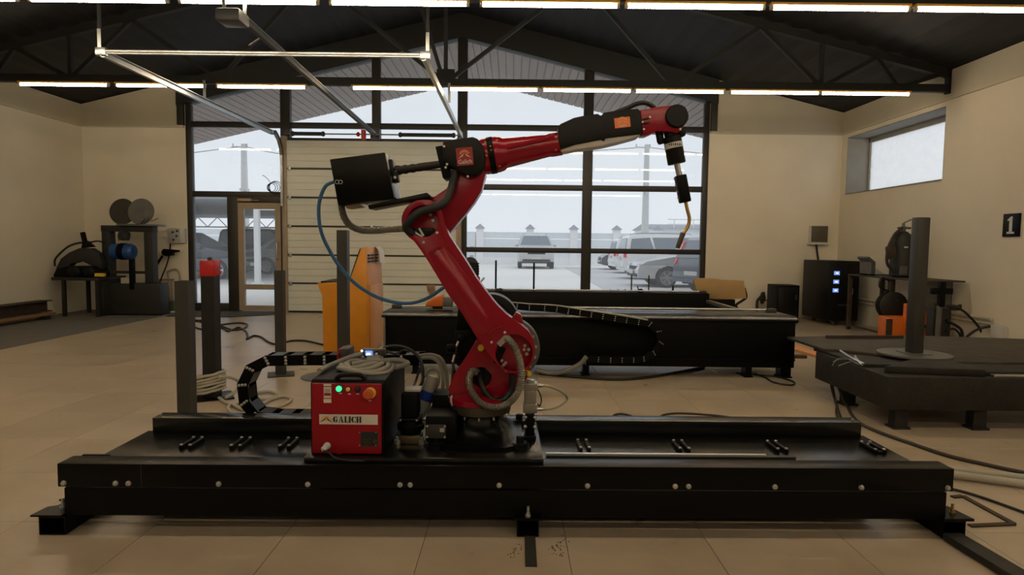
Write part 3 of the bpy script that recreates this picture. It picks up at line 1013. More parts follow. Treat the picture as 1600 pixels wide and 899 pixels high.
# ---- cars
def make_car(name, label, loc, rotz, L, Wd, H, kind, paint, lit=False, plate=True):
    t = thing(name, label, 'car', loc, rotz, group='parked cars in the yard')
    hw0 = Wd / 2
    if kind == 'suv':
        P = [(-.5, .20), (-.5, .47), (-.488, .60), (-.47, .90), (-.45, .965), (-.38, 1.0), (.0, 1.0), (.07, .98), (.24, .66), (.44, .60), (.48, .54), (.5, .42), (.495, .22)]
        belt, ws, rw = .62, ((.225, .68), (.085, .955)), ((-.487, .63), (-.470, .91))
        sw = [[(-.455, .645), (-.44, .90), (-.30, .93), (-.27, .645)], [(-.255, .645), (-.28, .93), (-.08, .935), (-.06, .65)], [(-.045, .65), (-.065, .935), (.03, .93), (.185, .66)]]
    elif kind == 'sedan':
        P = [(-.5, .22), (-.5, .50), (-.49, .63), (-.36, .68), (-.24, .93), (-.18, .985), (-.05, 1.0), (.04, .985), (.22, .66), (.44, .54), (.485, .46), (.5, .36), (.495, .20)]
        belt, ws, rw = .64, ((.205, .69), (.055, .96)), ((-.345, .71), (-.245, .92))
        sw = [[(-.30, .67), (-.225, .89), (-.10, .94), (-.09, .665)], [(-.075, .665), (-.085, .94), (.02, .93), (.165, .665)]]
    else:  # hatch
        P = [(-.5, .20), (-.5, .45), (-.49, .58), (-.42, .93), (-.38, .985), (-.12, 1.0), (.02, .98), (.22, .66), (.44, .57), (.485, .48), (.5, .36), (.495, .20)]
        belt, ws, rw = .61, ((.205, .68), (.04, .955)), ((-.487, .62), (-.428, .91))
        sw = [[(-.44, .63), (-.40, .88), (-.27, .93), (-.24, .635)], [(-.225, .635), (-.25, .93), (-.10, .94), (-.08, .64)], [(-.065, .64), (-.08, .94), (.01, .93), (.165, .655)]]

    def hw(z):
        zr = z / H
        if zr < .30: return hw0 * (.95 + .05 * zr / .30)
        if zr < belt: return hw0
        return hw0 * (1 - .24 * ((zr - belt) / (1 - belt)) ** 1.15)
    # arches
    rw_ = .335 if kind == 'suv' else .315
    ax = [.305 * L, -.295 * L]
    prof = [(x * L, z * H) for x, z in P]
    bot = .19 * H
    arch = []
    for a in ax:
        ra = rw_ + .055
        arch += [(a + ra * math.cos(th), max(bot, rw_ + ra * math.sin(th))) for th in [k * PI / 10 for k in range(-2, 13)]]
    loop = prof + arch
    n = len(loop)
    tris = tessellate_polygon([[Vector((p[0], p[1], 0)) for p in loop]])
    v = [(p[0], -hw(p[1]) + (0.06 if abs(p[0]) > .47 * L else 0), p[1]) for p in loop] + [(p[0], hw(p[1]) - (0.06 if abs(p[0]) > .47 * L else 0), p[1]) for p in loop]
    f = [tuple(q) for q in tris] + [tuple(i + n for i in reversed(q)) for q in tris] + [(k, (k + 1) % n, n + (k + 1) % n, n + k) for k in range(n)]
    MB().add(v, f).build('body', paint, t, bevel=.035, seg=2, local=True)
    MB().box(-.44 * L, .44 * L, -hw0 * .82, hw0 * .82, .16 * H, .30 * H).build('underbody', 'tyre', t, local=True)

    def sidepoly(poly, s_, off=.012):
        vs = [Vector((x * L, s_ * (hw(z * H) + off), z * H)) for x, z in poly]
        vi = [Vector((x * L, s_ * (hw(z * H) - .02), z * H)) for x, z in poly]
        k = len(poly)
        return MB().add(vs + vi, [tuple(range(k)), tuple(reversed(range(k, 2 * k)))] + [(i, (i + 1) % k, k + (i + 1) % k, k + i) for i in range(k)])
    for s_ in (-1, 1):
        for poly in sw:
            sidepoly(poly, s_).build('side_window', 'car_glass', t, local=True)

    def cross(seg, nm, out):
        (xa, za), (xb, zb) = seg
        vs = []
        for x, z, ins in ((xa, za, .10), (xb, zb, .12)):
            for s_ in (-1, 1):
                vs.append(Vector((x * L + out, s_ * (hw(z * H) - ins), z * H + .012)))
        vi = [p - Vector((out * 2, 0, .03)) for p in vs]
        MB().add(vs + vi, [(0, 1, 3, 2), (4, 6, 7, 5), (0, 2, 6, 4), (1, 5, 7, 3), (0, 4, 5, 1), (2, 3, 7, 6)]).build(nm, 'car_glass', t, local=True)
    cross(ws, 'windscreen', .012)
    cross(rw, 'rear_window', -.016)
    # lights, plates, grille, bumpers, mirrors
    for s_ in (-1, 1):
        zf_ = P[-3][1] * H
        MB().obox((.482 * L, s_ * hw0 * .72, zf_ + .0), (.10, .30, .13)).build('headlight', 'head_lens', t, bevel=.02, local=True)
        if kind == 'hatch':
            MB().bar((-.493 * L, s_ * hw0 * .84, .50 * H), (-.435 * L, s_ * hw0 * .74, .90 * H), .12, .10).build('tail_light', 'tail_red', t, bevel=.015, local=True)
        else:
            MB().obox((-.490 * L, s_ * hw0 * .84, .545 * H), (.09, .24, .20 if kind == 'suv' else .14)).build('tail_light', 'tail_lit' if lit else 'tail_red', t, bevel=.02, local=True)
        MB().obox((.18 * L, s_ * (hw0 + .07), .67 * H), (.10, .18, .13)).build('mirror', paint, t, bevel=.03, local=True)
    zg = P[-2][1] * H
    MB().obox((.494 * L, 0, zg + .05), (.05, hw0 * .95, .13)).build('grille', 'tyre', t, bevel=.01, local=True)
    MB().obox((.496 * L, 0, .25 * H), (.06, hw0 * 1.5, .10)).build('lower_grille', 'tyre', t, bevel=.015, local=True)
    MB().obox((-.503 * L, 0, .33 * H), (.05, hw0 * 1.8, .16)).build('rear_bumper', paint, t, bevel=.03, local=True)
    MB().obox((.505 * L, 0, .31 * H), (.03, .52, .11)).obox((-.512 * L, 0, .47 * H if kind != 'hatch' else .36 * H), (.03, .52, .11)).build('number_plate', 'white_plastic', t, local=True)
    if kind == 'suv':
        m = MB()
        for s_ in (-1, 1):
            y = s_ * hw0 * .68
            m.tube([(-.40 * L, y, H * .995), (-.36 * L, y, H + .05), (-.02 * L, y, H + .05), (.03 * L, y, H * .985)], .016, n=6, sub=3)
        m.build('roof_rail', 'cap_slate', t, local=True)
    for a in ax:
        for s_ in (-1, 1):
            y1 = s_ * (hw0 - .01)
            y0 = s_ * (hw0 - .22)
            w_ = MB().lathe((a, y0, rw_), (0, s_, 0), [(0, .2), (0, rw_ - .02), (.03, rw_), (.18, rw_), (.21, rw_ - .03), (.205, rw_ * .70), (.15, rw_ * .66), (.15, .02)], 22).build('wheel', 'tyre', t, local=True)
            m = MB()
            m.lathe((a, y1 - s_ * .055, rw_), (0, s_, 0), [(0, .05), (.045, .05), (.045, .01)], 10)
            for k in range(6):
                th = k * PI / 3
                m.bar((a, y1 - s_ * .03, rw_), (a + math.cos(th) * rw_ * .68, y1 - s_ * .02, rw_ + math.sin(th) * rw_ * .68), .055, .03, up=(0, 1, 0))
            m.lathe((a, y1 - s_ * .05, rw_), (0, s_, 0), [(0, rw_ * .70), (.05, rw_ * .70), (.05, rw_ * .64), (0, rw_ * .64)], 22)
            m.build('rim', 'rim', w_, local=True)
    return t


G0 = -.02
make_car('parked_suv', 'grey-white off-road car facing the hall, standing alone mid-yard', (W(838, 400, 34).x, 34 + 2.1, G0), -PI / 2, 4.5, 1.95, 1.85, 'suv', 'car_silver')
make_car('parked_estate', 'white estate car with roof rails, farthest white one in the right row', (7.0, 30.2, G0), 0, 4.7, 1.85, 1.65, 'suv', 'car_white')
make_car('parked_estate', 'white long car with red tail lamps just behind the silver saloon', (6.65, 25.0, G0), 0.0, 4.9, 1.9, 1.72, 'suv', 'car_white')
make_car('parked_saloon', 'silver saloon with spoked alloy wheel, nose pointing left', (6.12, 20.5, G0), PI + .03, 4.6, 1.8, 1.50, 'sedan', 'car_silver')
make_car('parked_hatchback', 'dark blue hatchback with tall red tail lamp at the glazing edge', (6.75, 17.95, G0), 0.40, 4.2, 1.78, 1.56, 'hatch', 'car_blue')
make_car('parked_saloon', 'small dark car parked farthest away in the right row', (6.9, 34.6, G0), PI, 4.4, 1.75, 1.45, 'sedan', 'car_dark')
make_car('parked_saloon', 'silver saloon with glowing red tail lamp seen through the entrance door', (-8.45, 26.3, G0), .04, 4.6, 1.8, 1.50, 'sedan', 'car_silver', lit=True)
make_car('parked_suv', 'dark tall car standing under the carport behind the silver saloon', (-11.6, 31.0, G0), .05, 4.6, 1.9, 1.9, 'suv', 'car_dark')
make_car('parked_hatchback', 'blue-grey car seen through the sidelight left of the entrance door', (-11.2, 22.3, G0), .0, 4.3, 1.8, 1.60, 'hatch', 'car_blue')
make_car('parked_suv', 'dark car deep under the carport at the far left', (-18.2, 31.0, G0), .0, 4.5, 1.85, 1.7, 'suv', 'car_dark')

# bare tree outside the high window
bt = thing('bare_tree', 'leafless tree outside the high window of the right wall', 'tree', (9.5, 11.5, -.02))
m = MB()


def branch(p, d, L, r, k):
    q = p + d * L
    m.tube([p, p + d * L * .5 + Vector((random.uniform(-.1, .1), random.uniform(-.1, .1), 0)) * L, q], r, n=5, sub=2, r_end=r * .6)
    if k > 0:
        for _ in range(3):
            nd = (d + Vector((random.uniform(-.7, .7), random.uniform(-.7, .7), random.uniform(-.1, .5)))).normalized()
            branch(q, nd, L * .72, r * .6, k - 1)


branch(Vector((9.5, 11.5, -.02)), Vector((0, 0, 1)), 1.9, .12, 4)
m.build('crown', 'tree_bark', bt)
# ================================================================== LINEAR RAIL UNDER THE ROBOT
RY = 0.0155
rail = thing('robot_rail', 'long black floor rail carrying the red welding robot', 'rail', (0, 2.67, 0), RY)
RX0, RX1 = -1.91, 1.915
MB().prism([(0, .213), (0, .313), (.105, .313), (.105, .298), (.012, .298), (.012, .213)], RX0, RX1, axis='x').build('front_cover', 'black_paint', rail, bevel=.003, local=True)
MB().box(RX0 + .35, RX0 + .352, -.0008, .106, .214, .3137).build('cover_joint', 'seam_dark', rail, local=True)
MB().box(RX0 + .012, RX1 - .012, .018, .14, .080, .203).build('front_beam', 'black_matte', rail, bevel=.006, local=True)
MB().box(RX0 + .004, RX0 + .014, .01, .106, .214, .299).box(RX1 - .014, RX1 - .004, .01, .106, .214, .299).build('end_plate', 'black_paint', rail, local=True)
MB().box(RX0 + .012, RX1 - .012, .60, .70, .082, .205).build('rear_beam', 'black_matte', rail, bevel=.006, local=True)
m = MB()
for x in (-1.6, -.8, 0, .8, 1.6):
    m.box(x - .04, x + .04, .13, .61, .10, .19)
m.build('cross_member', 'black_matte', rail, local=True)
MB().box(RX0 + .02, RX1 - .02, .15, .66, .250, .260).build('deck_plate', 'black_satin', rail, bevel=.002, local=True)
MB().box(RX0 + .0, RX0 + .12, .16, .175, .26, .298).build('deck_lip', 'black_paint', rail, bevel=.002, local=True)
# toothed rack
m = MB().box(RX0 + .1, RX1 - .1, .115, .140, .255, .288)
for k in range(int((RX1 - RX0 - .25) / .012)):
    x = RX0 + .11 + k * .012
    m.box(x, x + .006, .117, .138, .286, .295)
m.build('gear_rack', 'black_matte', rail, local=True)
MB().box(.17, 1.20, .235, .255, .26, .292).build('guide_strip', 'steel', rail, bevel=.002, local=True)
MB().box(.17, 1.32, .200, .224, .26, .293).build('guide_strip', 'print_black', rail, local=True)
# rear cover, a folded channel
MB().prism([(.645, .26), (.645, .333), (.755, .333), (.755, .315), (.66, .322), (.66, .26)], RX0 + .05, RX1 - .04, axis='x').build('rear_cover', 'black_satin', rail, bevel=.002, local=True)
MB().box(RX0 + .3, RX1 - .3, .70, .90, .235, .25).box(RX0 + .3, RX1 - .3, .89, .90, .25, .29).build('cable_tray', 'black_paint', rail, local=True)
m = MB()
for x in (-1.0, 0.3, 1.3):
    m.box(x - .03, x + .03, .70, .88, .0, .235)
m.build('tray_leg', 'black_matte', rail, local=True)
for x in (RX0 + .075, RX1 - .07):
    MB().cyl((x, .68, .30), (x, .68, .345), .006).build('stud', 'bolt_zinc', rail, local=True)
MB().cyl((1.80, .45, .26), (1.80, .45, .285), .006).build('stud', 'bolt_zinc', rail, local=True)
# front bolts
RINV = ROOTM[rail.name].inverted()
for px in (100, 181, 201, 342, 481, 625, 641, 780, 918, 1055, 1076, 1211, 1346, 1481):
    X = W(px, 759, 2.67 + RY * (px - 800) / 1000 * 2.67).x
    MB().lathe((X, .0, .230), (0, -1, 0), [(0, .0115), (.003, .0115), (.004, .0085), (.010, .0085), (.012, .006)], 12).build('bolt', 'bolt_zinc', rail, local=True)
# little twin-bar clamps on the deck
for px in (310, 385, 458, 913, 1065, 1215, 1366):
    X = W(px, 695, 3.13).x
    cl = MB()
    for s_ in (-1, 1):
        cl.box(X + s_ * .021 - .008, X + s_ * .021 + .008, .36, .505, .26, .276)
    cl.box(X - .028, X + .028, .362, .385, .26, .268) if px == 1366 else None
    cl.box(X - .028, X + .028, .480, .503, .26, .268) if px == 1366 else None
    c_ = cl.build('guide_clamp', 'black_matte', rail, bevel=.002, local=True)
    for s_ in (-1, 1):
        for yy in (.372, .493):
            MB().lathe((X + s_ * .021, yy, .276), (0, 0, 1), [(0, .0075), (.005, .0075), (.0065, .005)], 8).build('bolt', 'bolt_zinc', c_, local=True)
# feet
for x, w in ((RX0 - .035, .112), (.08, .095), (RX1 + .02, .10)):
    h0, h1, t_ = 0.0, 0.08, .006
    fo = MB().prism([(x - w / 2, h0), (x + w / 2, h0), (x + w / 2, h1), (x - w / 2, h1)], .008, .86,
                    holes=[[(x - w / 2 + t_, h0 + t_), (x - w / 2 + t_, h1 - t_), (x + w / 2 - t_, h1 - t_), (x + w / 2 - t_, h0 + t_)]])
    fo.build('foot', 'black_paint', rail, local=True)
MB().prism([(RX0 - .12, .0), (RX0 + .01, .0), (RX0 + .01, .20), (RX0 - .10, .20), (RX0 - .115, .17), (RX0 - .05, .16), (RX0 - .05, .12), (RX0 - .11, .09)], .081, .089, axis='z').build('foot_plate', 'black_paint', rail, local=True)
MB().prism([(RX1 - .03, .0), (RX1 + .10, .0), (RX1 + .08, .14), (RX1 - .03, .14)], .081, .092, axis='z').build('foot_plate', 'black_paint', rail, local=True)
MB().box(.02, .14, -.012, .10, .08, .09).build('foot_plate', 'black_paint', rail, local=True)
for x, y in ((RX0 - .03, .07), (.08, .008), (RX1 + .045, .06)):
    MB().lathe((x, y, .088), (0, 0, 1), [(0, .013), (.012, .013), (.012, .009), (.022, .009), (.022, .006), (.048, .006)], 8).build('levelling_bolt', 'brass' if x > 1 else 'bolt_zinc', rail, local=True)
# carriage
CX_0, CX_1 = -.885, .145
MB().box(CX_0, CX_1, .03, .62, .3145, .335).build('carriage_plate', 'black_satin', rail, bevel=.002, local=True)
MB().box(CX_0 + .04, CX_1 - .03, .18, .58, .26, .32).build('carriage_block', 'black_matte', rail, local=True)

# ================================================================== ROBOT
RZ = 0.335
rob = thing('welding_robot', 'red six-axis welding robot arm with black covers on the floor rail', 'robot', (-.146, 3.05, RZ))
YM = 3.05


def RP(nm, poly, y0, y1, m_, bevel=.006, holes=(), par=None, seg=3, Yp=None, ang=35):
    Yq = y0 if Yp is None else Yp
    return MB().prism(PP(poly, Yq), y0, y1, holes=[PP(h, Yq) for h in holes]).build(nm, m_, par or rob, bevel=bevel, seg=seg, ang=ang)


def zof(py, Y, px=760):
    return W(px, py, Y).z


# pedestal
xa = -.146
ped = MB()
rings = []
for z, hx, hy, cx in ((RZ, .205, .265, -.15), (RZ + .018, .205, .265, -.15), (RZ + .02, .165, .225, -.135), (RZ + .05, .135, .16, -.14), (RZ + .105, .105, .12, -.146), (RZ + .125, .105, .12, -.146)):
    ring = []
    for k in range(32):
        th = 2 * PI * k / 32
        cs, sn = math.cos(th), math.sin(th)
        e = 4.0 if hx > .11 else 2.6
        rr = (abs(cs) ** e + abs(sn) ** e) ** (-1 / e)
        ring.append((cx + hx * rr * cs, YM + hy * rr * sn, z))
    rings.append(ring)
base = ped.loft(rings).build('pedestal', 'black_paint', rob, ang=40)
for x, y in ((.045, 2.86), (.045, 3.24), (-.335, 2.86), (-.335, 3.24)):
    MB().lathe((x, y, RZ + .0), (0, 0, 1), [(0, .04), (.022, .04), (.022, .034), (.024, .034)], 16).lathe((x, y, RZ + .02), (0, 0, 1), [(0, .018), (.03, .018), (.034, .012)], 6).build('foot_bolt', 'black_plastic', base)
mb_ = MB().box(-.385, -.245, 2.845, 3.10, RZ + .02, RZ + .145).build('motor_housing', 'black_matte', base, bevel=.012)
np_ = MB().box(-.380, -.292, 2.838, 2.846, zof(686, 2.84), zof(665, 2.84)).build('name_plate', 'post_grey', base, bevel=.001)
m = MB()
for x in (-.376, -.296):
    for z in (zof(684, 2.84), zof(667, 2.84)):
        m.lathe((x, 2.839, z), (0, -1, 0), [(0, .005), (.003, .005)], 8)
m.build('plate_rivet', 'bolt_zinc', base)
MB().box(-.318, -.298, 2.836, 2.840, zof(676, 2.84), zof(670, 2.84)).build('plate_field', 'grey_plastic', base)
# swivel
z0 = RZ + .115
MB().lathe((xa, YM, z0), (0, 0, 1), [(0, .125), (.008, .145), (.03, .148), (.055, .148)], 40).build('swivel_ring', 'ring_bronze', rob)
m = MB()
for k in range(12):
    th = 2 * PI * k / 12
    m.lathe((xa + .136 * math.cos(th), YM + .136 * math.sin(th), z0 - .012), (0, 0, 1), [(0, .0055), (.014, .0055)], 8)
m.build('swivel_bolt', 'steel', rob)
# turret
turret = [(745, 531), (727, 560), (711, 584), (708, 589), (700, 609), (703, 616), (722, 626), (760, 632), (800, 631), (816, 612), (826, 584), (831, 558), (824, 530), (800, 515), (770, 512)]
hole = circ(752, 590, 16, 24)
tu = RP('turret', turret, 2.985, 3.045, 'robot_red', .010, holes=[hole])
RP('turret_core', [(x * .985 + 11.4, y * .985 + 8.6) for x, y in turret], 3.04, 3.17, 'robot_red', .008, par=tu, Yp=2.985)
MB().lathe((xa, YM, z0 + .05), (0, 0, 1), [(0, .150), (.004, .158), (.03, .158), (.05, .12)], 40).build('turret_flange', 'robot_red', tu)
MB().cyl(W(752, 590, 3.035), W(752, 590, 3.03), .05).build('cable_entry', 'black_matte', tu)
MB().lathe(W(752, 543, 2.985), (0, -1, 0), [(0, .016), (.02, .016), (.024, .012)], 14).build('lifting_plug', 'yellow_plug', tu)
MB().lathe(W(822, 583, 2.99), (.5, -.6, 0), [(0, .014), (.025, .014), (.028, .010)], 12).build('lifting_plug', 'yellow_plug', tu)
# gearbox disc behind the lower arm
gc = W(795, 548, 2.965)
gb = MB().lathe(gc + Vector((0, .105, 0)), (0, -1, 0), [(0, .12), (0, .148), (.055, .148), (.06, .143), (.064, .143), (.064, .02)], 48).build('gearbox_disc', 'disc_grey', rob)
m = MB()
for k in range(16):
    th = 2 * PI * k / 16 + .1
    m.lathe(gc + Vector((.128 * math.cos(th), .042, .128 * math.sin(th))), (0, -1, 0), [(0, .008), (.006, .008), (.006, .004)], 8)
m.build('gearbox_bolt', 'bolt_zinc', gb)
RP('gearbox_lug', [(798, 500), (806, 488), (814, 492), (818, 505), (808, 512)], 2.95, 3.0, 'robot_red', .006)
# rear motors (black)
mc = W(766, 505, 3.20)
MB().lathe(mc + Vector((0, .20, 0)), (0, -1, 0), [(0, .10), (.02, .142), (.10, .146), (.16, .142), (.165, .11), (.20, .10)], 40).build('axis_motor', 'black_plastic', rob)
m = MB()
m.prism(PP([(711, 518), (738, 515), (744, 545), (742, 575), (714, 572), (707, 545)], 3.10), 3.10, 3.28)
m.prism(PP([(716, 480), (742, 480), (748, 516), (712, 518)], 3.14), 3.14, 3.28)
m.lathe(W(721, 528, 3.10), (0, -1, 0), [(0, .022), (.03, .022), (.03, .015), (.05, .014)], 14)
m.lathe(W(712, 544, 3.10), (-1, -.3, 0), [(0, .02), (.04, .02), (.045, .012)], 12)
am = m.build('axis_motor', 'black_matte', rob, bevel=.006)
MB().tube(PW([(717, 533, 3.05), (713, 548, 3.04), (716, 560, 3.06)]), .006).tube(PW([(711, 552, 3.04), (708, 570, 3.03), (712, 590, 3.06)]), .007).tube(PW([(709, 565, 3.02), (706, 600, 3.0), (704, 630, 3.0), (715, 646, 2.98)]), .006).build('motor_cable', 'cable_black', am)
MB().tube(PW([(716, 534, 3.03), (713, 541, 3.02)]), .005).tube(PW([(710, 555, 3.02), (707, 566, 3.01)]), .005).tube(PW([(706, 618, 2.96), (705, 626, 2.96), (707, 634, 2.96)]), .005).build('cable_tie', 'white_plastic', am)
# lower arm
arm = [(629, 352), (629, 340), (633, 329), (640, 320), (650, 313.5), (662, 312), (673, 313), (683, 319), (690, 330), (694, 350), (703, 370), (716, 390), (730, 411), (744, 434), (760, 456), (775, 475), (790, 490), (803, 500), (815, 508), (826, 518), (833, 530), (836, 544), (835, 558), (830, 571), (821, 580), (810, 585), (797, 584), (786, 578), (776, 569), (766, 557), (752, 537), (739, 514), (720, 487), (700, 460), (686, 437), (670, 410), (656, 389), (647, 377), (638, 370), (632, 362)]
hU = circ(661, 346, 25, 28)
hL = circ(803, 552, 29, 32)
AY = 2.885
la = RP('lower_arm', arm, AY, AY + .045, 'robot_red', .011, holes=[hU, hL], seg=3)
RP('arm_core', arm, AY + .045, AY + .095, 'robot_red', .008, par=la, Yp=AY)
# moulded long ridge on the outer face
rows = []
for t_ in [0, .08, .2, .4, .6, .8, .92, 1]:
    cx, cy = 676 + (768 - 676) * t_, 385 + (520 - 385) * t_
    ang_ = math.radians(32)
    nx, ny = math.cos(ang_), -math.sin(ang_)
    wl_, wr_ = 15 + 9 * t_, 17 + 9 * t_
    fade = min(1, t_ / .12, (1 - t_) / .12)
    row = []
    for u, dy in ((-wl_, .0), (-wl_ * .5, .012), (-2, .020), (7, .012), (wr_ * .5, .003), (wr_ * .75, .006), (wr_, .0)):
        p = W(cx + nx * u, cy + ny * u, AY)
        row.append((p.x, AY + .004 - dy * fade - .001, p.z))
    rows.append(row)
MB().loft(rows, cap=False, closed=False).build('arm_ridge', 'robot_red', la, ang=60)
for (a, b_) in (((676, 396), (688, 387)), ((764, 521), (784, 511))):
    MB().tube(PW([a, ((a[0] + b_[0]) / 2 - 1, (a[1] + b_[1]) / 2 - 2), b_], AY - .004), .006, n=6).build('arm_moulding', 'robot_red', la)
m = MB()
for p in ((683, 364), (662, 379), (789, 520), (768, 535)):
    m.lathe(W(p[0], p[1], AY), (0, -1, 0), [(0, .0065), (.004, .0065), (.005, .004)], 8)
m.build('arm_screw', 'bolt_zinc', la)
m = MB()
for p in ((673, 336), (677, 345), (819, 546), (826, 546), (823, 553), (820, 540), (784, 563), (790, 567), (787, 570), (791, 578), (783, 545)):
    MB().lathe(W(p[0], p[1], AY + .044), (0, -1, 0), [(0, .0075), (.012, .0075), (.012, .004)], 8).build('hub_bolt', 'steel', la)
m = MB().obox(W(668, 362, AY + .03), (.06, .03, .035)).obox(W(652, 362, AY + .03), (.04, .03, .03))
m.build('hub_connector', 'black_plastic', la, bevel=.005)
MB().bar(W(655, 357, AY + .01), W(662, 369, AY + .01), .012, .008).bar(W(646, 362, AY + .01), W(660, 370, AY + .01), .010, .008).build('hub_clip', 'white_plastic', la)
MB().obox(W(780, 556, AY + .036), (.03, .012, .08), Matrix.Rotation(.4, 3, 'Y')).build('hub_shade_plate', 'black_matte', la)  # dark plate put in for the shade inside the lower hub opening
# elbow casting
elbow = [(636, 352), (640, 330), (650, 316), (664, 310), (680, 307), (697, 295), (707, 281), (712, 262), (730, 255), (756, 258), (759, 272), (752, 298), (741, 316), (728, 333), (714, 349), (700, 366), (684, 378), (660, 380), (645, 370)]
el = RP('elbow', elbow, 2.985, 3.13, 'robot_red', .014, Yp=3.0)
MB().lathe(W(662, 346, 2.99), (0, -1, 0), [(0, .10), (.02, .10)], 30).build('elbow_hub', 'robot_red', el)
# axis-4 drive cover (black) with sticker
hous = [(691, 221), (710, 217), (725, 215), (738, 213.5), (747, 216.5), (753.5, 225), (757, 240), (758, 255), (755.5, 266), (747, 274), (732, 275), (722, 272), (711, 264), (700, 258), (692, 250)]
hs_ = RP('drive_cover', hous, 2.93, 3.10, 'black_plastic', .012)
RP('drive_block', [(680, 229), (692, 227), (704, 276), (692, 279)], 2.97, 3.12, 'black_matte', .004, par=hs_)
RP('drive_body', [(694, 222), (740, 216), (752, 228), (756, 268), (715, 268), (698, 258)], 3.10, 3.20, 'robot_red', .012, Yp=3.0)
m = MB()
for p in ((693.5, 229), (698.5, 257), (696.5, 262), (731, 276)):
    m.lathe(W(p[0], p[1], 2.93), (0, -1, 0), [(0, .006), (.004, .006), (.005, .004)], 8)
m.build('cover_screw', 'bolt_zinc', hs_)


def arcband(cx, cy, r0, r1, a0, a1, n=16):
    return circ(cx, cy, r1, n, a0, a1) + list(reversed(circ(cx, cy, r0, n, a0, a1)))


def sticker(parent, c, ang_, w, h, base_m, arc_m, text_m, txt, k=1.0):
    xd = Vector((math.cos(ang_), 0, math.sin(ang_)))
    yd = Vector((-math.sin(ang_), 0, math.cos(ang_)))
    s0 = MB().obox((0, 0, 0), (w, h, .0012))
    st = place(s0, c, xd, yd).build('sticker', base_m, parent)
    a = MB().prism(arcband(0, h * .08, w * .20, w * .235, .25, PI - .25), .0004, .0012, axis='z')
    a.prism(arcband(0, h * .08, w * .275, w * .305, .18, PI - .18), .0004, .0012, axis='z')
    place(a, c, xd, yd).build('logo_arc', arc_m, st)
    mt = MB()
    for s_ in (-1, 1):
        mt.prism([(0, h * .24), (s_ * w * .10, h * .12), (s_ * w * .40, -h * .10), (s_ * w * .22, -h * .02), (s_ * w * .12, h * .02), (s_ * w * .05, h * .15)], .0004, .0013, axis='z')
    place(mt, c, xd, yd).build('logo_peaks', text_m, st)
    if txt:
        t_ = text_mesh(txt, h * .34)
        for p in t_.v: p.x *= .92; p.y -= h * .30; p.z += .0008
        place(t_, c, xd, yd).build('lettering', text_m, st)
    return st


sticker(hs_, W(726, 244.5, 2.928), math.radians(6), .075, .080, 'sticker_red', 'logo_gold', 'sticker_white', 'Galich')
# forearm
fa0 = W(752, 246, 3.05); fa1 = W(876, 224.5, 3.05)
fd = (fa1 - fa0).normalized(); fL = (fa1 - fa0).length
fo = MB().lathe(fa0, fd, [(0, .080), (.02, .084), (.075, .084), (.098, .080), (.115, .070), (.16, .066), (fL - .06, .052), (fL - .045, .055), (fL, .055)], 36).build('forearm', 'robot_red', rob)
MB().lathe(fa0 + fd * .036, fd, [(0, .075), (0, .0865), (.028, .0865), (.028, .075)], 36).build('forearm_band', 'black_matte', fo)
m = MB()
for u, v_ in ((.030, -.055), (.085, -.055), (.026, .008), (.078, .06), (.052, -.03), (.052, -.012), (fL - .03, .03), (fL - .02, -.022)):
    rr = .082 if u < .1 else .054
    up = Vector((-fd.z, 0, fd.x))
    h = up * (-v_)
    p = fa0 + fd * u + h + Vector((0, -math.sqrt(max(rr ** 2 - v_ ** 2, .0005)), 0))
    m.sph(p, .006, 8)
m.build('forearm_screw', 'brass', fo)
# long moulded flute on the forearm side
up = Vector((-fd.z, 0, fd.x))
m = MB()
m.tube([fa0 + fd * u + up * v_ + Vector((0, -dd, 0)) for u, v_, dd in ((.125, .012, .062), (.20, .018, .058), (.30, .024, .045), (.35, .034, .036))], .012, n=8)
m.tube([fa0 + fd * u + up * v_ + Vector((0, -dd, 0)) for u, v_, dd in ((.115, -.05, .043), (.20, -.048, .035), (.30, -.043, .028), (.36, -.040, .022))], .010, n=8)
m.build('forearm_flute', 'robot_red', fo)
# upper cover of the forearm
cov = [(872, 200), (875, 194), (887, 188.6), (897, 184), (915, 180), (934.5, 177.6), (938, 180.5), (940.7, 180), (943, 176), (970, 171.4), (998, 170), (1001, 175), (1004, 209), (970, 213), (946, 216), (944, 221), (940, 218), (899, 226), (876.5, 233.5), (873, 222)]
cv = RP('wrist_cover', cov, 2.99, 3.11, 'black_plastic', .010, Yp=2.99)
RP('wrist_arm', [(874, 214), (900, 200), (1002, 180), (1001, 213), (970, 221.5), (943, 228), (900, 234), (877, 238)], 3.0, 3.10, 'belly_grey', .010, Yp=2.99)
MB().tube(PW([(962, 176, 3.05), (982, 168, 3.05), (996, 162, 3.05), (1008, 161, 3.05), (1018, 165, 3.05), (1026, 172, 3.05)]), .011, n=8).build('wrist_hose', 'black_rubber', rob)
sticker(cv, W(972.5, 191.5, 2.988), math.radians(7), .072, .046, 'sticker_orange', 'logo_gold', 'sticker_white', 'Galich')
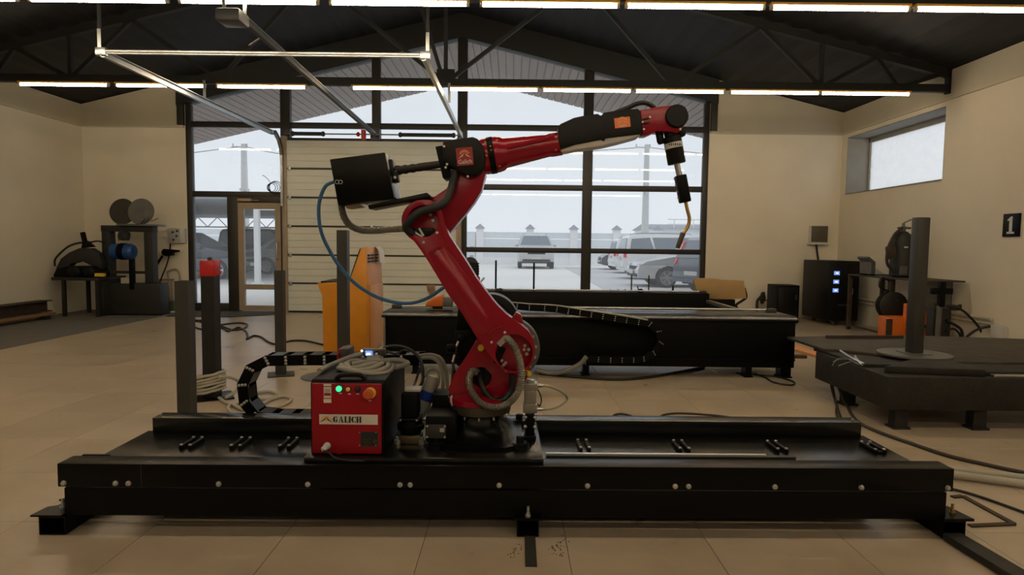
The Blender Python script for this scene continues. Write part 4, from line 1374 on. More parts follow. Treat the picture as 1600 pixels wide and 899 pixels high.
# wrist
wr_ = RP('wrist', [(1000, 172), (1016, 170), (1018, 168), (1046, 164.5), (1062, 165), (1071, 175), (1072, 190), (1064, 205), (1058, 208), (1040, 205), (1025, 205), (1013, 210.5), (1004, 211)], 3.0, 3.10, 'robot_red', .010, Yp=3.0)
for z_ in (186, 193):
    MB().bar(W(1004, z_ + 1, 2.998), W(1014, z_ - 1, 2.998), .006, .006).build('wrist_slot', 'black_matte', wr_)
m = MB()
for p in ((1015.5, 183), (1004, 191), (1006, 202), (1046, 171), (1044, 185), (1050, 197), (1063, 202)):
    m.lathe(W(p[0], p[1], 3.0), (0, -1, 0), [(0, .005), (.004, .005)], 8)
m.build('wrist_screw', 'bolt_zinc', wr_)
cc = W(1058.5, 181, 2.985)
MB().lathe(cc + Vector((0, .13, 0)), (0, -1, 0), [(0, .045), (.005, .052), (.125, .053), (.132, .048), (.133, .01)], 36).build('wrist_cap', 'black_plastic', wr_)
# torch
tc0 = W(1048, 203, 3.05); tc1 = W(1057.5, 256, 3.05)
td = (tc1 - tc0).normalized(); tL = (tc1 - tc0).length
to = MB().lathe(tc0, td, [(0, .034), (.03, .034), (.034, .042), (tL - .004, .042), (tL, .040)], 30).build('torch_mount', 'black_plastic', rob)
MB().lathe(tc0 + td * .062, td, [(0, .0415), (0, .0428), (.026, .0428), (.026, .0415)], 30).build('mount_label', 'sticker_white', to)
m = MB()
for k in range(7):
    th = -1.9 + k * .22
    p = tc0 + td * .075 + Vector((.0432 * math.sin(th + 1.2), -.0432 * math.cos(th + 1.2), 0))
    m.obox(p, (.0045, .001, .012 if k % 2 else .009), Matrix.Rotation(-(th + 1.2) * -1, 3, 'Z'))
m.build('label_print', 'print_black', to)
MB().lathe(W(1029, 203, 3.05), td, [(0, .016), (.012, .018), (.055, .018), (.068, .012)], 14).build('side_motor', 'black_plastic', to)
MB().obox(W(1065, 208, 3.05), (.03, .06, .03), Matrix.Rotation(.2, 3, 'Y')).build('side_lug', 'black_plastic', to, bevel=.005)
MB().cyl(tc1, W(1062, 276, 3.05), .014, n=16).build('torch_neck', 'steel', to)
b0, b1 = W(1062.5, 274, 3.05), W(1070.5, 316.5, 3.05)
bdv = (b1 - b0).normalized()
MB().bar(b0, b1, .050, .050, up=(0, 1, 0)).build('torch_clamp', 'black_matte', to, bevel=.006)
m = MB()
for k in range(4):
    p = b0 + bdv * (.018 + .031 * k)
    m.cyl(p + Vector((-.033, 0, .002)), p + Vector((-.022, 0, 0)), .004, n=8)
    m.cyl(p + Vector((.022, 0, 0)), p + Vector((.030, 0, -.002)), .005, n=8)
m.build('clamp_screw', 'bolt_zinc', to)
MB().tube(PW([(1071, 314), (1074, 328), (1077, 341), (1075.5, 352), (1070, 362), (1066.5, 368)], 3.05), .0085, n=12).build('swan_neck', 'brass', to)
MB().lathe(W(1067.5, 364, 3.05), (W(1058.5, 388, 3.05) - W(1067.5, 364, 3.05)), [(0, .010), (.004, .0135), (.010, .0135), (.012, .012), (.066, .012), (.078, .010)], 16).build('nozzle', 'nozzle_steel', to)
# wire feeder on the elbow
ba, bb, bc, bd_ = (515, 249), (601, 238), (616, 309), (528, 321)
fb = RP('wire_feeder', [ba, bb, bc, bd_], 2.86, 2.99, 'black_paint', .004, Yp=2.86)
RP('feeder_sheen_case', [(519, 250), (600, 240), (614, 307), (531, 319)], 2.985, 3.09, 'white_plastic', .003, par=fb, Yp=2.86)  # white colour stands in for window light on the side of the box
m = MB()
for px in (526.5, 532):
    c_ = W(px, 284.5, 2.858)
    m.tube([c_ + Vector((.0085 * math.cos(a), 0, .0085 * math.sin(a))) for a in [k * PI / 6 for k in range(12)]], .0016, n=5, sub=1, closed=True)
m.build('feeder_lock', 'bolt_zinc', fb)
RP('feeder_foot', [(541, 318.5), (563, 316), (563, 322.5), (541, 326)], 2.88, 2.98, 'gold_metal', .002, par=fb, Yp=2.88)
RP('feeder_bracket', [(576, 321), (668, 301.5), (673, 306), (672, 309), (578, 327.5)], 2.88, 3.02, 'black_paint', .003, par=fb, Yp=2.9)
MB().obox(W(612, 268, 2.97), (.035, .08, .10), Matrix.Rotation(-.16, 3, 'Y')).obox(W(618, 277, 2.95), (.03, .05, .05), Matrix.Rotation(-.16, 3, 'Y')).build('feeder_socket', 'black_plastic', fb, bevel=.006)
MB().lathe(W(617.5, 277.5, 2.93), (0, -1, 0), [(0, .007), (.006, .007), (.006, .003)], 10).build('socket_screw', 'bolt_zinc', fb)
g0, g1 = W(612, 268, 2.99), W(690, 256.5, 2.99)
gd_ = (g1 - g0).normalized()
MB().lathe(g0, gd_, [(0, .020), (.03, .024), (.05, .018), (.065, .022), (.08, .017), (.10, .021), (.115, .017), (.13, .019), (.24, .0165), (.26, .018)], 18).build('gun_connector', 'black_rubber', fb)
MB().tube(PW([(533.5, 318), (534.5, 328), (538.5, 341), (548, 353), (566, 360), (588, 360.5), (610, 358.5), (634, 357.5)], 2.90), .0165, n=14, sub=20, rip=.2).build('feeder_conduit', 'braid_steel', fb)
# cables over the joints
MB().tube(PW([(712, 268, 2.97), (707, 288, 2.96), (702, 304, 2.93), (693, 318, 2.90), (677, 325, 2.875), (656, 332, 2.87), (641, 344, 2.87), (635, 356, 2.88), (645, 366, 2.90)]), .019, n=12).build('joint_cable', 'black_rubber', rob)
MB().tube(PW([(788, 527, 2.905), (797, 533, 2.87), (806, 547, 2.85), (813, 569, 2.84), (814, 597, 2.84), (805, 620, 2.85), (786, 635, 2.86), (764, 636, 2.87), (747, 627, 2.89), (736, 609, 2.91), (733, 592, 2.94), (739, 580, 2.98), (749, 584, 3.02)]), .0175, n=14, sub=16, rip=.2).build('base_conduit', 'braid_steel', rob)
MB().bar(W(779, 539, 2.89), W(791, 527, 2.89), .020, .025).build('conduit_collar', 'steel', rob)
MB().tube(PW([(750, 582, 3.01), (752, 598, 2.96), (760, 616, 2.94), (774, 626, 2.94), (790, 622, 2.95), (800, 606, 2.96), (800, 585, 2.96)]), .014, n=10).build('base_cable', 'cable_black', rob)
# blue wire liner from feeder, hanging behind the arm
tag(MB().tube(PW([(523, 283, 2.93), (508, 292, 2.95), (499, 316, 2.97), (498.5, 342, 2.99), (503, 366, 3.02), (514, 390, 3.05), (531, 417, 3.08), (556, 444, 3.10), (588, 464, 3.12), (622, 473.5, 3.12), (648, 473, 3.12), (672, 464, 3.10), (696, 448, 3.08), (720, 440, 3.08)]), .0085, n=10, sub=8).build('wire_liner', 'blue_hose'), 'blue hose looping from the black wire box behind the red arm', 'hose')

# ================================================================== DRIVE MOTOR BESIDE THE PEDESTAL (belongs to the rail)
dm = thing('drive_motor', 'upright black servo motor with brass-coloured gearbox between controller and pedestal', 'motor', (W(642, 700, 2.93).x, 2.93, .335))
X0 = W(642, 700, 2.93).x
MB().box(X0 - .052, X0 + .052, 2.885, 2.975, .335, .375).build('gearbox', 'gold_metal', dm, bevel=.006)
m = MB()
for s_ in (-1, 1):
    m.lathe((X0 + s_ * .056, 2.89, .335), (0, 0, 1), [(0, .016), (.02, .016), (.02, .009), (.034, .009)], 8)
m.build('gearbox_bolt', 'bolt_zinc', dm)
MB().lathe((X0, 2.93, .375), (0, 0, 1), [(0, .048), (.02, .05), (.022, .062), (.045, .064), (.05, .055), (.065, .052)], 28).build('coupling_housing', 'black_paint', dm)
MB().box(X0 - .048, X0 + .048, 2.88, 2.98, .445, .455).build('motor_flange', 'black_plastic', dm, bevel=.003)
MB().box(X0 - .04, X0 + .04, 2.885, 2.975, .455, .575).build('motor_body', 'black_matte', dm, bevel=.014)
MB().box(X0 - .025, X0 + .05, 2.895, 2.965, .575, .592).build('motor_cap', 'grey_plastic', dm, bevel=.006)
m = MB()
for x in (X0 - .04, X0 + .035):
    m.lathe((x, 2.88, .45), (0, -1, 0), [(0, .005), (.004, .005)], 8)
m.build('flange_screw', 'bolt_zinc', dm)
jb = tag(MB().box(W(676, 640, 3.05).x, W(712, 640, 3.05).x, 3.02, 3.16, .42, .535).build('junction_box', 'black_matte', bevel=.006), 'black junction box standing behind the pedestal motor housing', 'box')
MB().box(W(676, 640, 3.05).x - .01, W(712, 640, 3.05).x + .01, 2.99, 3.16, .335, .42).build('box_foot', 'black_matte', jb)
# floor plug, beige with blue ring
pg = thing('power_plug', 'beige and blue round power plug leaning between motor and turret', 'plug', W(668, 620, 3.16))
pa, pb = W(677, 588, 3.14), W(664, 628, 3.14)
pdv = (pb - pa).normalized(); pl_ = (pb - pa).length
MB().lathe(pa, pdv, [(0, .022), (.01, .030), (pl_ * .55, .034)], 20).build('plug_body', 'plug_beige', pg)
MB().lathe(pa + pdv * pl_ * .55, pdv, [(0, .038), (.045, .038), (.05, .034)], 20).build('plug_ring', 'blue_plug', pg)
MB().lathe(pa + pdv * (pl_ * .55 + .05), pdv, [(0, .034), (.06, .036), (.065, .028)], 20).build('plug_base', 'grey_plastic', pg)
# pneumatic cleaner cylinder
pc = thing('air_cylinder', 'upright silver pneumatic cylinder on black bracket right of the pedestal', 'cylinder', (W(828, 700, 2.98).x, 2.98, .335))
Xc = W(828, 650, 2.98).x
MB().box(Xc - .022, Xc + .022, 2.955, 3.005, .335, .46).box(Xc - .03, Xc + .03, 2.95, 3.01, .335, .36).build('bracket', 'black_matte', pc, bevel=.005)
for a_, b_ in ((645, 631), (610, 599)):
    MB().box(Xc - .033, Xc + .033, 2.945, 3.015, zof(a_, 2.96, 828), zof(b_, 2.96, 828)).build('end_block', 'alu', pc, bevel=.004)
MB().box(Xc - .028, Xc + .028, 2.95, 3.01, zof(632, 2.96, 828), zof(609, 2.96, 828)).build('barrel', 'alu', pc, bevel=.008)
m = MB()
zt, zb_ = zof(603, 2.96, 828), zof(640, 2.96, 828)
for z in (zt, zb_):
    m.cyl((Xc + .03, 2.97, z), (Xc + .055, 2.97, z), .010, n=8).cyl((Xc + .05, 2.97, z), (Xc + .062, 2.97, z), .007, n=8)
m.build('fitting', 'steel', pc)
m = MB()
for sx in (-.022, .022):
    for z in (.405, .45):
        m.sph((Xc + sx, 2.948, z), .009, 8)
m.build('bracket_bolt', 'bolt_zinc', pc)
MB().lathe((Xc, 2.98, zof(599, 2.96, 828)), (0, 0, 1), [(0, .018), (.012, .018), (.014, .01)], 16).build('cap_ring', 'steel', pc)
tag(MB().tube([(Xc + .06, 2.97, zt)] + PW([(862, 605, 3.0), (880, 614, 3.05), (886, 624, 3.1), (874, 634, 3.05), (858, 639, 3.0)]) + [(Xc + .06, 2.97, zb_)], .0065, n=8).build('air_hose', 'cable_white'), 'pale air hose looping from the silver pneumatic cylinder', 'hose')
tag(MB().tube(PW([(836, 606, 2.99), (842, 612, 3.0), (846, 626, 3.0), (841, 640, 2.99)]), .003, n=6).tube(PW([(835, 628, 2.99), (842, 634, 2.98), (846, 640, 3.0)]), .004, n=6).build('sensor_cable', 'cable_black'), 'thin black sensor cable beside the pneumatic cylinder', 'cable')

# ================================================================== RED CONTROLLER
CF = 2.725
cxl, cxr = W(484, 650, CF).x, W(598, 650, CF).x
cz0 = .335
cz1 = W(540, 597, CF).z
co = thing('controller', 'red-fronted black controller box with GALICH label standing on the rail', 'controller', ((cxl + cxr) / 2, 3.05, cz0))
bpoly = [(CF + .012, cz0), (3.27, cz0), (3.27, cz1 + .01), (CF + .03, cz1 + .004), (CF + .012, cz1 - .012)]
MB().prism(bpoly, cxl, cxr + .004, axis='x').build('case', 'black_matte', co, bevel=.005)
MB().box(cxl + .008, cxr - .006, CF, CF + .014, cz0 + .006, cz1 - .008).build('front_panel', 'box_red', co, bevel=.004)
MB().box(cxl + .004, cxl + .02, 3.16, 3.27, cz1 + .008, cz1 + .07).box(cxl + .004, cxl + .015, 3.14, 3.275, cz0 + .1, cz1 + .05).build('rear_panel', 'box_red', co, bevel=.006)
MB().box(cxl + .02, cxl + .06, 3.14, 3.27, cz1 + .008, cz1 + .075).build('rear_hood', 'post_grey', co, bevel=.008)
# handle
hz = cz1 + .006
MB().tube([W(524, 596, 2.76), W(529, 588, 2.755), W(538, 586, 2.755), W(558, 586, 2.755), W(566, 588, 2.755), W(572, 596, 2.76)], .0105, n=10, sub=3).build('handle', 'black_plastic', co)


def onface(px, py, off=0.0):
    p = W(px, py, CF)
    return Vector((p.x, CF - off, p.z))


def lamp(px, py, r, m_, nm, dome=True, ring='print_black'):
    c_ = onface(px, py)
    o = MB().lathe(c_, (0, -1, 0), [(0, r + .004), (.006, r + .004), (.008, r)], 20).build(nm + '_bezel', ring, co)
    MB().lathe(c_ + Vector((0, -.006, 0)), (0, -1, 0), [(0, r), (.008, r), (.012, r * .7), (.0135, .001)], 20).build(nm, m_, o)


lamp(530.5, 607, .0125, 'lamp_green', 'indicator_lamp')
lamp(544.7, 608, .009, 'logo_gold', 'start_button')
lamp(559.4, 608, .010, 'print_black', 'stop_button')
c_ = onface(579, 614)
es = MB().lathe(c_, (0, -1, 0), [(0, .024), (.006, .024), (.008, .020)], 24).build('emergency_collar', 'yellow_plug', co)
MB().lathe(c_ + Vector((-.004, -.008, 0)), (0, -1, 0), [(0, .012), (.014, .012), (.016, .022), (.026, .022), (.031, .016)], 24).build('emergency_stop', 'estop_red', es)
sw_ = MB().box(onface(501, 0).x, onface(513, 0).x, CF - .004, CF + .002, onface(500, 622).z, onface(500, 605).z).build('breaker_switch', 'sticker_white', co, bevel=.001)
MB().box(onface(502, 0).x, onface(512.5, 0).x, CF - .006, CF - .003, onface(500, 618).z, onface(500, 614).z).build('breaker_lever', 'sticker_red', sw_)
MB().box(onface(502.5, 0).x, onface(512, 0).x, CF - .0055, CF - .003, onface(500, 613).z, onface(500, 607).z).build('breaker_print', 'grey_plastic', sw_)
for y0, y1 in ((600, 603.5), (623.5, 629.5)):
    MB().box(onface(500.5, 0).x, onface(513, 0).x, CF - .0015, CF + .001, onface(500, y1).z, onface(500, y0).z).build('small_label', 'sticker_white', co)
m = MB()
for px, py in ((532, 615), (546, 616), (559, 616), (578, 626.5)):
    c_ = onface(px, py)
    m.obox(c_, (.012, .001, .004))
m.build('button_caption', 'sticker_white', co)
# GALICH label (slab stencil lettering and the mountain emblem)
lb = MB().box(onface(493, 0).x, onface(588.5, 0).x, CF - .0012, CF + .001, onface(540, 663.5).z, onface(540, 648).z).build('name_label', 'sticker_white', co)
lc = (onface(493, 663.5) + onface(588.5, 648)) / 2
lh = onface(540, 648).z - onface(540, 663.5).z
GLY = MB()


def gly(boxes=(), polys=(), x=0.0):
    for (a, b_, c2, d2) in boxes:
        GLY.prism([(x + a, c2), (x + b_, c2), (x + b_, d2), (x + a, d2)], 0, .0012, axis='z')
    for p in polys:
        GLY.prism([(x + q[0], q[1]) for q in p], 0, .0012, axis='z')


def Cc(gap=False):
    def eb(a0, a1):
        o_ = [(.42 + .42 * math.cos(t), .5 + .5 * math.sin(t)) for t in [a0 + (a1 - a0) * k / 10 for k in range(11)]]
        i_ = [((.49 + .15 * math.cos(t)), .5 + .40 * math.sin(t)) for t in [a0 + (a1 - a0) * k / 10 for k in range(11)]]
        return o_ + i_[::-1]
    return [eb(math.radians(102), math.radians(258)), eb(math.radians(278), math.radians(318)), eb(math.radians(42), math.radians(80))]


gly(boxes=((.46, .90, .40, .48), (.60, .80, .04, .44), (.74, .80, .62, .98)), polys=Cc(), x=0)
gly(boxes=((.0, .30, .0, .08), (.48, .98, .0, .08), (.26, .56, .28, .36)), polys=([(.08, .06), (.16, .06), (.44, .90), (.40, 1.0)], [(.40, 1.0), (.56, 1.0), (.90, .06), (.62, .06), (.44, .84)]), x=1.02)
gly(boxes=((.0, .42, .92, 1), (.05, .37, .0, 1), (.36, .68, .0, .08), (.60, .68, .0, .34), (.0, .34, .0, .08)), x=2.10)
gly(boxes=((.0, .42, .92, 1), (.05, .37, .0, 1), (.0, .42, .0, .08)), x=2.88)
gly(boxes=((.74, .80, .62, .98), (.74, .80, .02, .36)), polys=Cc(), x=3.38)
gly(boxes=((.0, .38, .92, 1), (.04, .35, .0, 1), (.0, .38, .0, .08), (.55, .93, .92, 1), (.58, .89, .0, 1), (.55, .93, .0, .08), (.34, .59, .46, .54)), x=4.30)
s_ = lh * .62
for p in GLY.v:
    p.x = (p.x) * s_ * .87
    p.y = (p.y - .5) * s_
place(GLY, Vector((onface(515.5, 0).x, CF - .0014, lc.z)), (1, 0, 0), (0, 0, 1)).build('lettering', 'print_black', lb)
em = Vector((onface(504.5, 0).x, CF - .0014, lc.z - lh * .28))
a = MB().prism(arcband(0, -lh * .02, lh * .52, lh * .64, .10, PI - .10), 0, .001, axis='z')
place(a, em, (1, 0, 0), (0, 0, 1)).build('emblem_arc', 'logo_gold', lb)
a = MB()
for sg in (-1, 1):
    a.prism([(0, lh * .56), (sg * lh * .22, lh * .30), (sg * lh * .68, -lh * .08), (sg * lh * .40, lh * .06), (sg * lh * .16, lh * .20), (sg * lh * .06, lh * .44)], 0, .0014, axis='z')
place(a, em, (1, 0, 0), (0, 0, 1)).build('emblem_peaks', 'print_black', lb)
place(MB().prism(circ(0, lh * .22, lh * .1, 10), 0, .0016, axis='z'), em, (1, 0, 0), (0, 0, 1)).build('emblem_sun', 'sticker_orange', lb)
# data plate
dp = MB().box(onface(560, 0).x, onface(589.5, 0).x, CF - .0015, CF + .001, onface(560, 697.5).z, onface(560, 674.5).z).build('data_plate', 'post_grey', co)
MB().box(onface(561.5, 0).x, onface(588, 0).x, CF - .0025, CF - .001, onface(560, 696).z, onface(560, 676).z).build('plate_face', 'print_black', dp)
m = MB()
for k in range(5):
    m.box(onface(564, 0).x, onface(578 - (k % 2) * 4, 0).x, CF - .003, CF - .002, onface(0, 680.8 + k * 3).z, onface(0, 680 + k * 3).z)
m.box(onface(581, 0).x, onface(587, 0).x, CF - .003, CF - .002, onface(0, 686).z, onface(0, 680).z)
m.build('plate_print', 'post_grey', dp)
m = MB()
for px in (562, 587.5):
    for py in (676, 696):
        m.sph(onface(px, py, .002), .0035, 6)
m.build('plate_rivet', 'bolt_zinc', dp)
# white plug and its lead
c_ = onface(511, 698)
MB().lathe(c_ + Vector((.004, .0, .006)), (-.3, -1, -.25), [(0, .015), (.012, .016), (.015, .012), (.035, .012), (.04, .008)], 16).build('supply_plug', 'white_plastic', co)
MB().tube([c_ + Vector((-.006, -.035, -.006)), W(514, 708, 2.69), W(524, 716, 2.69), W(545, 720, 2.69), W(575, 720, 2.70), W(600, 716, 2.76), W(612, 710, 2.84)], .0055, n=8).build('supply_lead', 'cable_black', co)
MB().prism([(0, .008), (.007, .0), (0, -.008), (-.007, 0)], 0, .001, axis='z')
m = place(MB().prism(arcband(0, 0, .005, .0065, 0, PI), 0, .001, axis='z').prism([(-.008, -.008), (.008, -.008), (.008, -.0095), (-.008, -.0095)], 0, .001, axis='z').prism([(-.013, -.014), (.013, -.014), (.013, -.0165), (-.013, -.0165)], 0, .001, axis='z'), onface(530, 704, .001), (1, 0, 0), (0, 0, 1))
m.build('earth_mark', 'sticker_red', co)

# hand pendant and coiled grey cable on top of the controller
pn = thing('hand_pendant', 'small silver hand pendant with blue display lying on the controller', 'pendant', (W(584, 560, 3.12).x, 3.12, cz1 + .03))
PR = Matrix.Rotation(.55, 3, 'X')
pcn = W(585, 550.5, 3.13)
MB().obox(pcn, (.115, .012, .046), PR).build('pendant_body', 'alu', pn, bevel=.004)
MB().obox(W(576.5, 552.5, 3.12), (.034, .006, .028), PR).build('display', 'screen_blue', pn)
m = MB()
for k in range(3):
    m.obox(W(575.5, 550 + k * 2.3, 3.115), (.024 - .006 * (k % 2), .004, .0035), PR)
m.build('display_text', 'screen_text', pn)
MB().lathe(W(589, 553.5, 3.125), (0, -1, .5), [(0, .012), (.014, .011), (.016, .008)], 14).build('knob', 'black_plastic', pn)
MB().lathe(W(588.5, 553.5, 3.105), (0, -1, .5), [(0, .008), (.003, .007)], 12).build('knob_face', 'steel', pn)
MB().sph(W(565.5, 548.5, 3.12), .006, 8).build('status_led', 'led_white', pn)
MB().box(pcn.x - .03, pcn.x + .03, 3.10, 3.2, cz1 + .004, pcn.z - .012).build('pendant_rest', 'grey_plastic', pn)
cc_ = thing('cable_coil', 'thick grey cable coiled on top of the red controller', 'cable', (W(560, 575, 3.0).x, 3.0, cz1 + .006))
rng = random.Random(3)
m = MB()
pts = PW([(499, 594, 2.86), (510, 580, 2.95), (528, 566, 3.05), (548, 558, 3.12), (566, 553, 3.15)])
for p in pts: p.z = max(p.z, cz1 + .02)
m.tube(pts, .0115, n=10)
cxm, cym = W(571, 578, 2.95).x, 2.955
for k in range(4):
    rx, ry = .128 - .022 * k + rng.uniform(-.008, .008), .10 - .018 * k + rng.uniform(-.006, .006)
    zz = cz1 + .014 + .006 * k
    pts = []
    for j in range(20):
        th = 2 * PI * j / 20 + k
        pts.append((cxm + rng.uniform(-.004, .004) - .005 * k + rx * math.cos(th), cym + ry * math.sin(th), zz + .010 * math.sin(2 * th + k)))
    m.tube(pts, .0115, n=10, sub=3, closed=True)
m.tube([(cxm - .06, cym - .02, cz1 + .036), (cxm, cym + .01, cz1 + .042), (cxm + .07, cym + .03, cz1 + .042), (cxm + .13, cym + .06, cz1 + .045), (cxm + .19, cym + .05, cz1 + .03), (cxm + .14, cym - .0, cz1 + .02)], .0115, n=10)
m.build('cable_loops', 'cable_grey', cc_)
# black leads and grey hoses from controller to robot
tag(MB().tube(PW([(598, 545, 3.2), (612, 541, 3.2), (632, 543, 3.2), (648, 552, 3.18), (658, 566, 3.15), (661, 590, 3.12), (656, 604, 3.1), (640, 614, 3.05)]), .008, n=8).tube(PW([(604, 549, 3.22), (618, 553, 3.22), (630, 548, 3.24), (640, 550, 3.25)]), .006, n=8).tube(PW([(656, 575, 3.2), (650, 595, 3.15), (643, 612, 3.05)]), .006, n=8).build('black_lead', 'cable_black'), 'black cables arching from the pendant down to the servo motor', 'cable')
tag(MB().tube(PW([(655, 556, 3.35), (675, 555, 3.33), (690, 562, 3.3), (697, 580, 3.28), (699, 600, 3.25), (699, 622, 3.2), (692, 640, 3.16)]), .010, n=10).tube(PW([(660, 560, 3.33), (676, 560, 3.3), (688, 570, 3.28), (692, 590, 3.25), (691, 612, 3.2), (682, 630, 3.17)]), .010, n=10).build('robot_supply_cable', 'cable_grey'), 'pair of grey cables arching down beside the robot turret', 'cable')
tag(MB().tube(PW([(664, 590, 3.3), (672, 578, 3.3), (684, 580, 3.28), (686, 596, 3.25), (678, 616, 3.2), (668, 640, 3.1), (655, 660, 2.99), (648, 668, 2.95)]), .0065, n=8).build('sensor_lead', 'cable_grey'), 'thin grey lead running from the plug to the servo motor', 'cable')

# ================================================================== ENERGY CHAIN
def chain(name, label, joints, y0, y1, h, m_, parent_group=None, bolts=3, bars=True, br=.006):
    P = [Vector((p[0], 0, p[1])) for p in joints]
    t = thing(name, label, 'cable chain', (P[0].x, (y0 + y1) / 2, min(p.z for p in P) - h / 2))
    for i in range(len(P) - 1):
        a, b_ = P[i], P[i + 1]
        d = (b_ - a)
        L = d.length
        d.normalize()
        nrm = Vector((-d.z, 0, d.x))
        if nrm.z < 0 and i == 0: nrm = -nrm
        m = MB()
        for yy in (y0, y1):
            c_ = (a + b_) / 2
            M3 = Matrix((d, Vector((0, 1, 0)), nrm)).transposed()
            m.obox(Vector((c_.x, yy, c_.z)), (L + h * .35, .006 if i % 2 else .009, h), M3)
        if bars:
            for s2 in (-1, 1):
                c_ = (a + b_) / 2 + nrm * s2 * (h / 2 - .003)
                m.obox(Vector((c_.x, (y0 + y1) / 2, c_.z)), (L * .62, y1 - y0, .005), M3)
        lk = m.build('link', m_, t)
        bl = MB()
        for k in range(bolts):
            q = a + nrm * h * .30 * (k - (bolts - 1) / 2) * (2 / max(1, bolts - 1))
            bl.lathe(Vector((q.x, y0 - .004, q.z)), (0, -1, 0), [(0, br), (.003, br), (.005, br * .6)], 8)
        bl.build('rivets', 'bolt_zinc', lk)
    return t


jl = [(657, 563), (627, 563), (597, 563), (567, 563), (537, 563), (507, 563), (477, 563), (447, 563.5), (417, 564), (391, 577), (379, 602), (382, 630), (399, 651), (428, 659), (460, 661), (492, 662), (524, 663)]
chain('cable_chain', 'black cable chain looping in an open C behind the red controller', [(W(p[0], p[1], 3.46).x, max(.285, W(p[0], p[1], 3.46).z)) for p in jl], 3.46, 3.57, .058, 'black_paint', br=.0085)
m = MB()
for k in range(4):
    p = PW([(408, 640 - k * .8, 3.47 + .025 * k), (392, 628, 3.47 + .025 * k), (386, 610, 3.47 + .025 * k)])
    m.tube(PW([(440, 657, 3.475 + .025 * k), (412, 650, 3.475 + .025 * k), (393, 634, 3.475 + .025 * k), (386, 610, 3.475 + .025 * k), (393, 586, 3.475 + .025 * k), (418, 567, 3.475 + .025 * k)]), .009, n=8)
tag(m.build('chain_cables', 'cable_grey'), 'grey cables lying inside the looping black cable chain', 'cable')
# ================================================================== POSTS
def post(label, px, ptop, Y, w, m_, cap=None, plate=.30, rot=.3, name='guard_post'):
    p = W(px, ptop, Y)
    t = thing(name, label, 'post', (p.x, Y, 0), group='free-standing metal posts')
    z1 = p.z
    MB().prism([(p.x - w / 2, Y - w / 2), (p.x + w / 2, Y - w / 2), (p.x + w / 2, Y + w / 2), (p.x - w / 2, Y + w / 2)], .008, z1 - (cap or 0), axis='z',
               holes=[[(p.x - w / 2 + .005, Y - w / 2 + .005), (p.x - w / 2 + .005, Y + w / 2 - .005), (p.x + w / 2 - .005, Y + w / 2 - .005), (p.x + w / 2 - .005, Y - w / 2 + .005)]]).build('tube', m_, t)
    M3 = Matrix.Rotation(rot, 3, 'Z')
    MB().obox((p.x, Y, .005), (plate, plate, .008), M3).build('base_plate', 'post_grey' if m_ != 'post_black' else 'black_paint', t, bevel=.002)
    if cap:
        c_ = MB().box(p.x - w / 2 - .006, p.x + w / 2 + .006, Y - w / 2 - .006, p.y + w / 2 + .006, z1 - cap, z1).build('sensor_cap', 'cap_red', t, bevel=.006)
        MB().lathe((p.x, Y, z1), (0, 0, 1), [(0, .02), (.015, .018), (.025, .015)], 10).build('cap_knob', 'post_grey', c_)
    return t


post('grey square post standing just behind the rail at the far left', 288, 439, 4.20, .088, 'post_grey')
post('black post with red sensor cap and cable wound around its foot', 328, 407, 5.10, .105, 'post_black', cap=.125, rot=.5)
post('slim dark grey post with base plate in front of the overhead door edge', 437, 423, 6.0, .078, 'post_grey', plate=.24, rot=.35)
post('tall dark grey post in front of the yellow console', 536, 360, 5.35, .086, 'post_grey')
tag(MB().lathe(FL(508, 589, .001), (0, 0, 1), [(0, .22), (.006, .22), (.008, .215)], 40).build('floor_disc', 'disc_grey'), 'flat round steel plate on the floor behind the controller', 'plate')

# cable wound around the red-capped post
pcx, pcy = W(330, 600, 5.1).x, 5.10
m = MB()
rng = random.Random(5)
for k in range(6):
    z = .05 + k * .026
    pts = [(pcx - .03 + .10 * math.cos(th) * 1.35, pcy + .10 * math.sin(th), z + .03 * math.cos(th) + rng.uniform(-.004, .004)) for th in [2 * PI * j / 14 for j in range(14)]]
    m.tube(pts, .0125, n=8, sub=3, closed=True)
q = [FL(342, 590, .22), FL(360, 590, .20), FL(373, 598, .12), FL(368, 612, .06), FL(352, 622, .03)]
m.tube(q, .0125, n=8)
q = [FL(342, 622, .015), FL(360, 632, .013), FL(380, 628, .013), FL(395, 616, .013), FL(420, 612, .013), FL(433, 617, .013), FL(420, 624, .013), FL(400, 624, .013), FL(385, 634, .013), FL(410, 640, .013), FL(440, 634, .013), FL(455, 624, .013), FL(440, 620, .013), FL(420, 626, .013), FL(405, 634, .013), FL(380, 640, .013), FL(362, 632, .013), FL(357, 640, .013), FL(372, 650, .013), FL(400, 652, .013)]
m.tube(q, .0125, n=8, sub=5)
tag(m.build('signal_cable', 'cable_white'), 'pale cable wound on the red-capped post and spread on the floor', 'cable')
# black cable across the floor
q = [FL(p[0], p[1], .012) for p in ((296, 489), (304, 500), (322, 501), (340, 507), (352, 512), (366, 516), (382, 513), (386, 507), (372, 505), (350, 507), (330, 511), (317, 510), (316, 504), (303, 502), (300, 509), (318, 515), (334, 510), (350, 514), (357, 518), (372, 512), (384, 518), (387, 526), (386, 530), (396, 525), (408, 527), (420, 535), (434, 538), (455, 533), (478, 533), (505, 539))]
tag(MB().tube(q, .013, n=8, sub=5).build('floor_cable', 'cable_black'), 'black cable snaking over the floor from entrance to yellow console', 'cable')

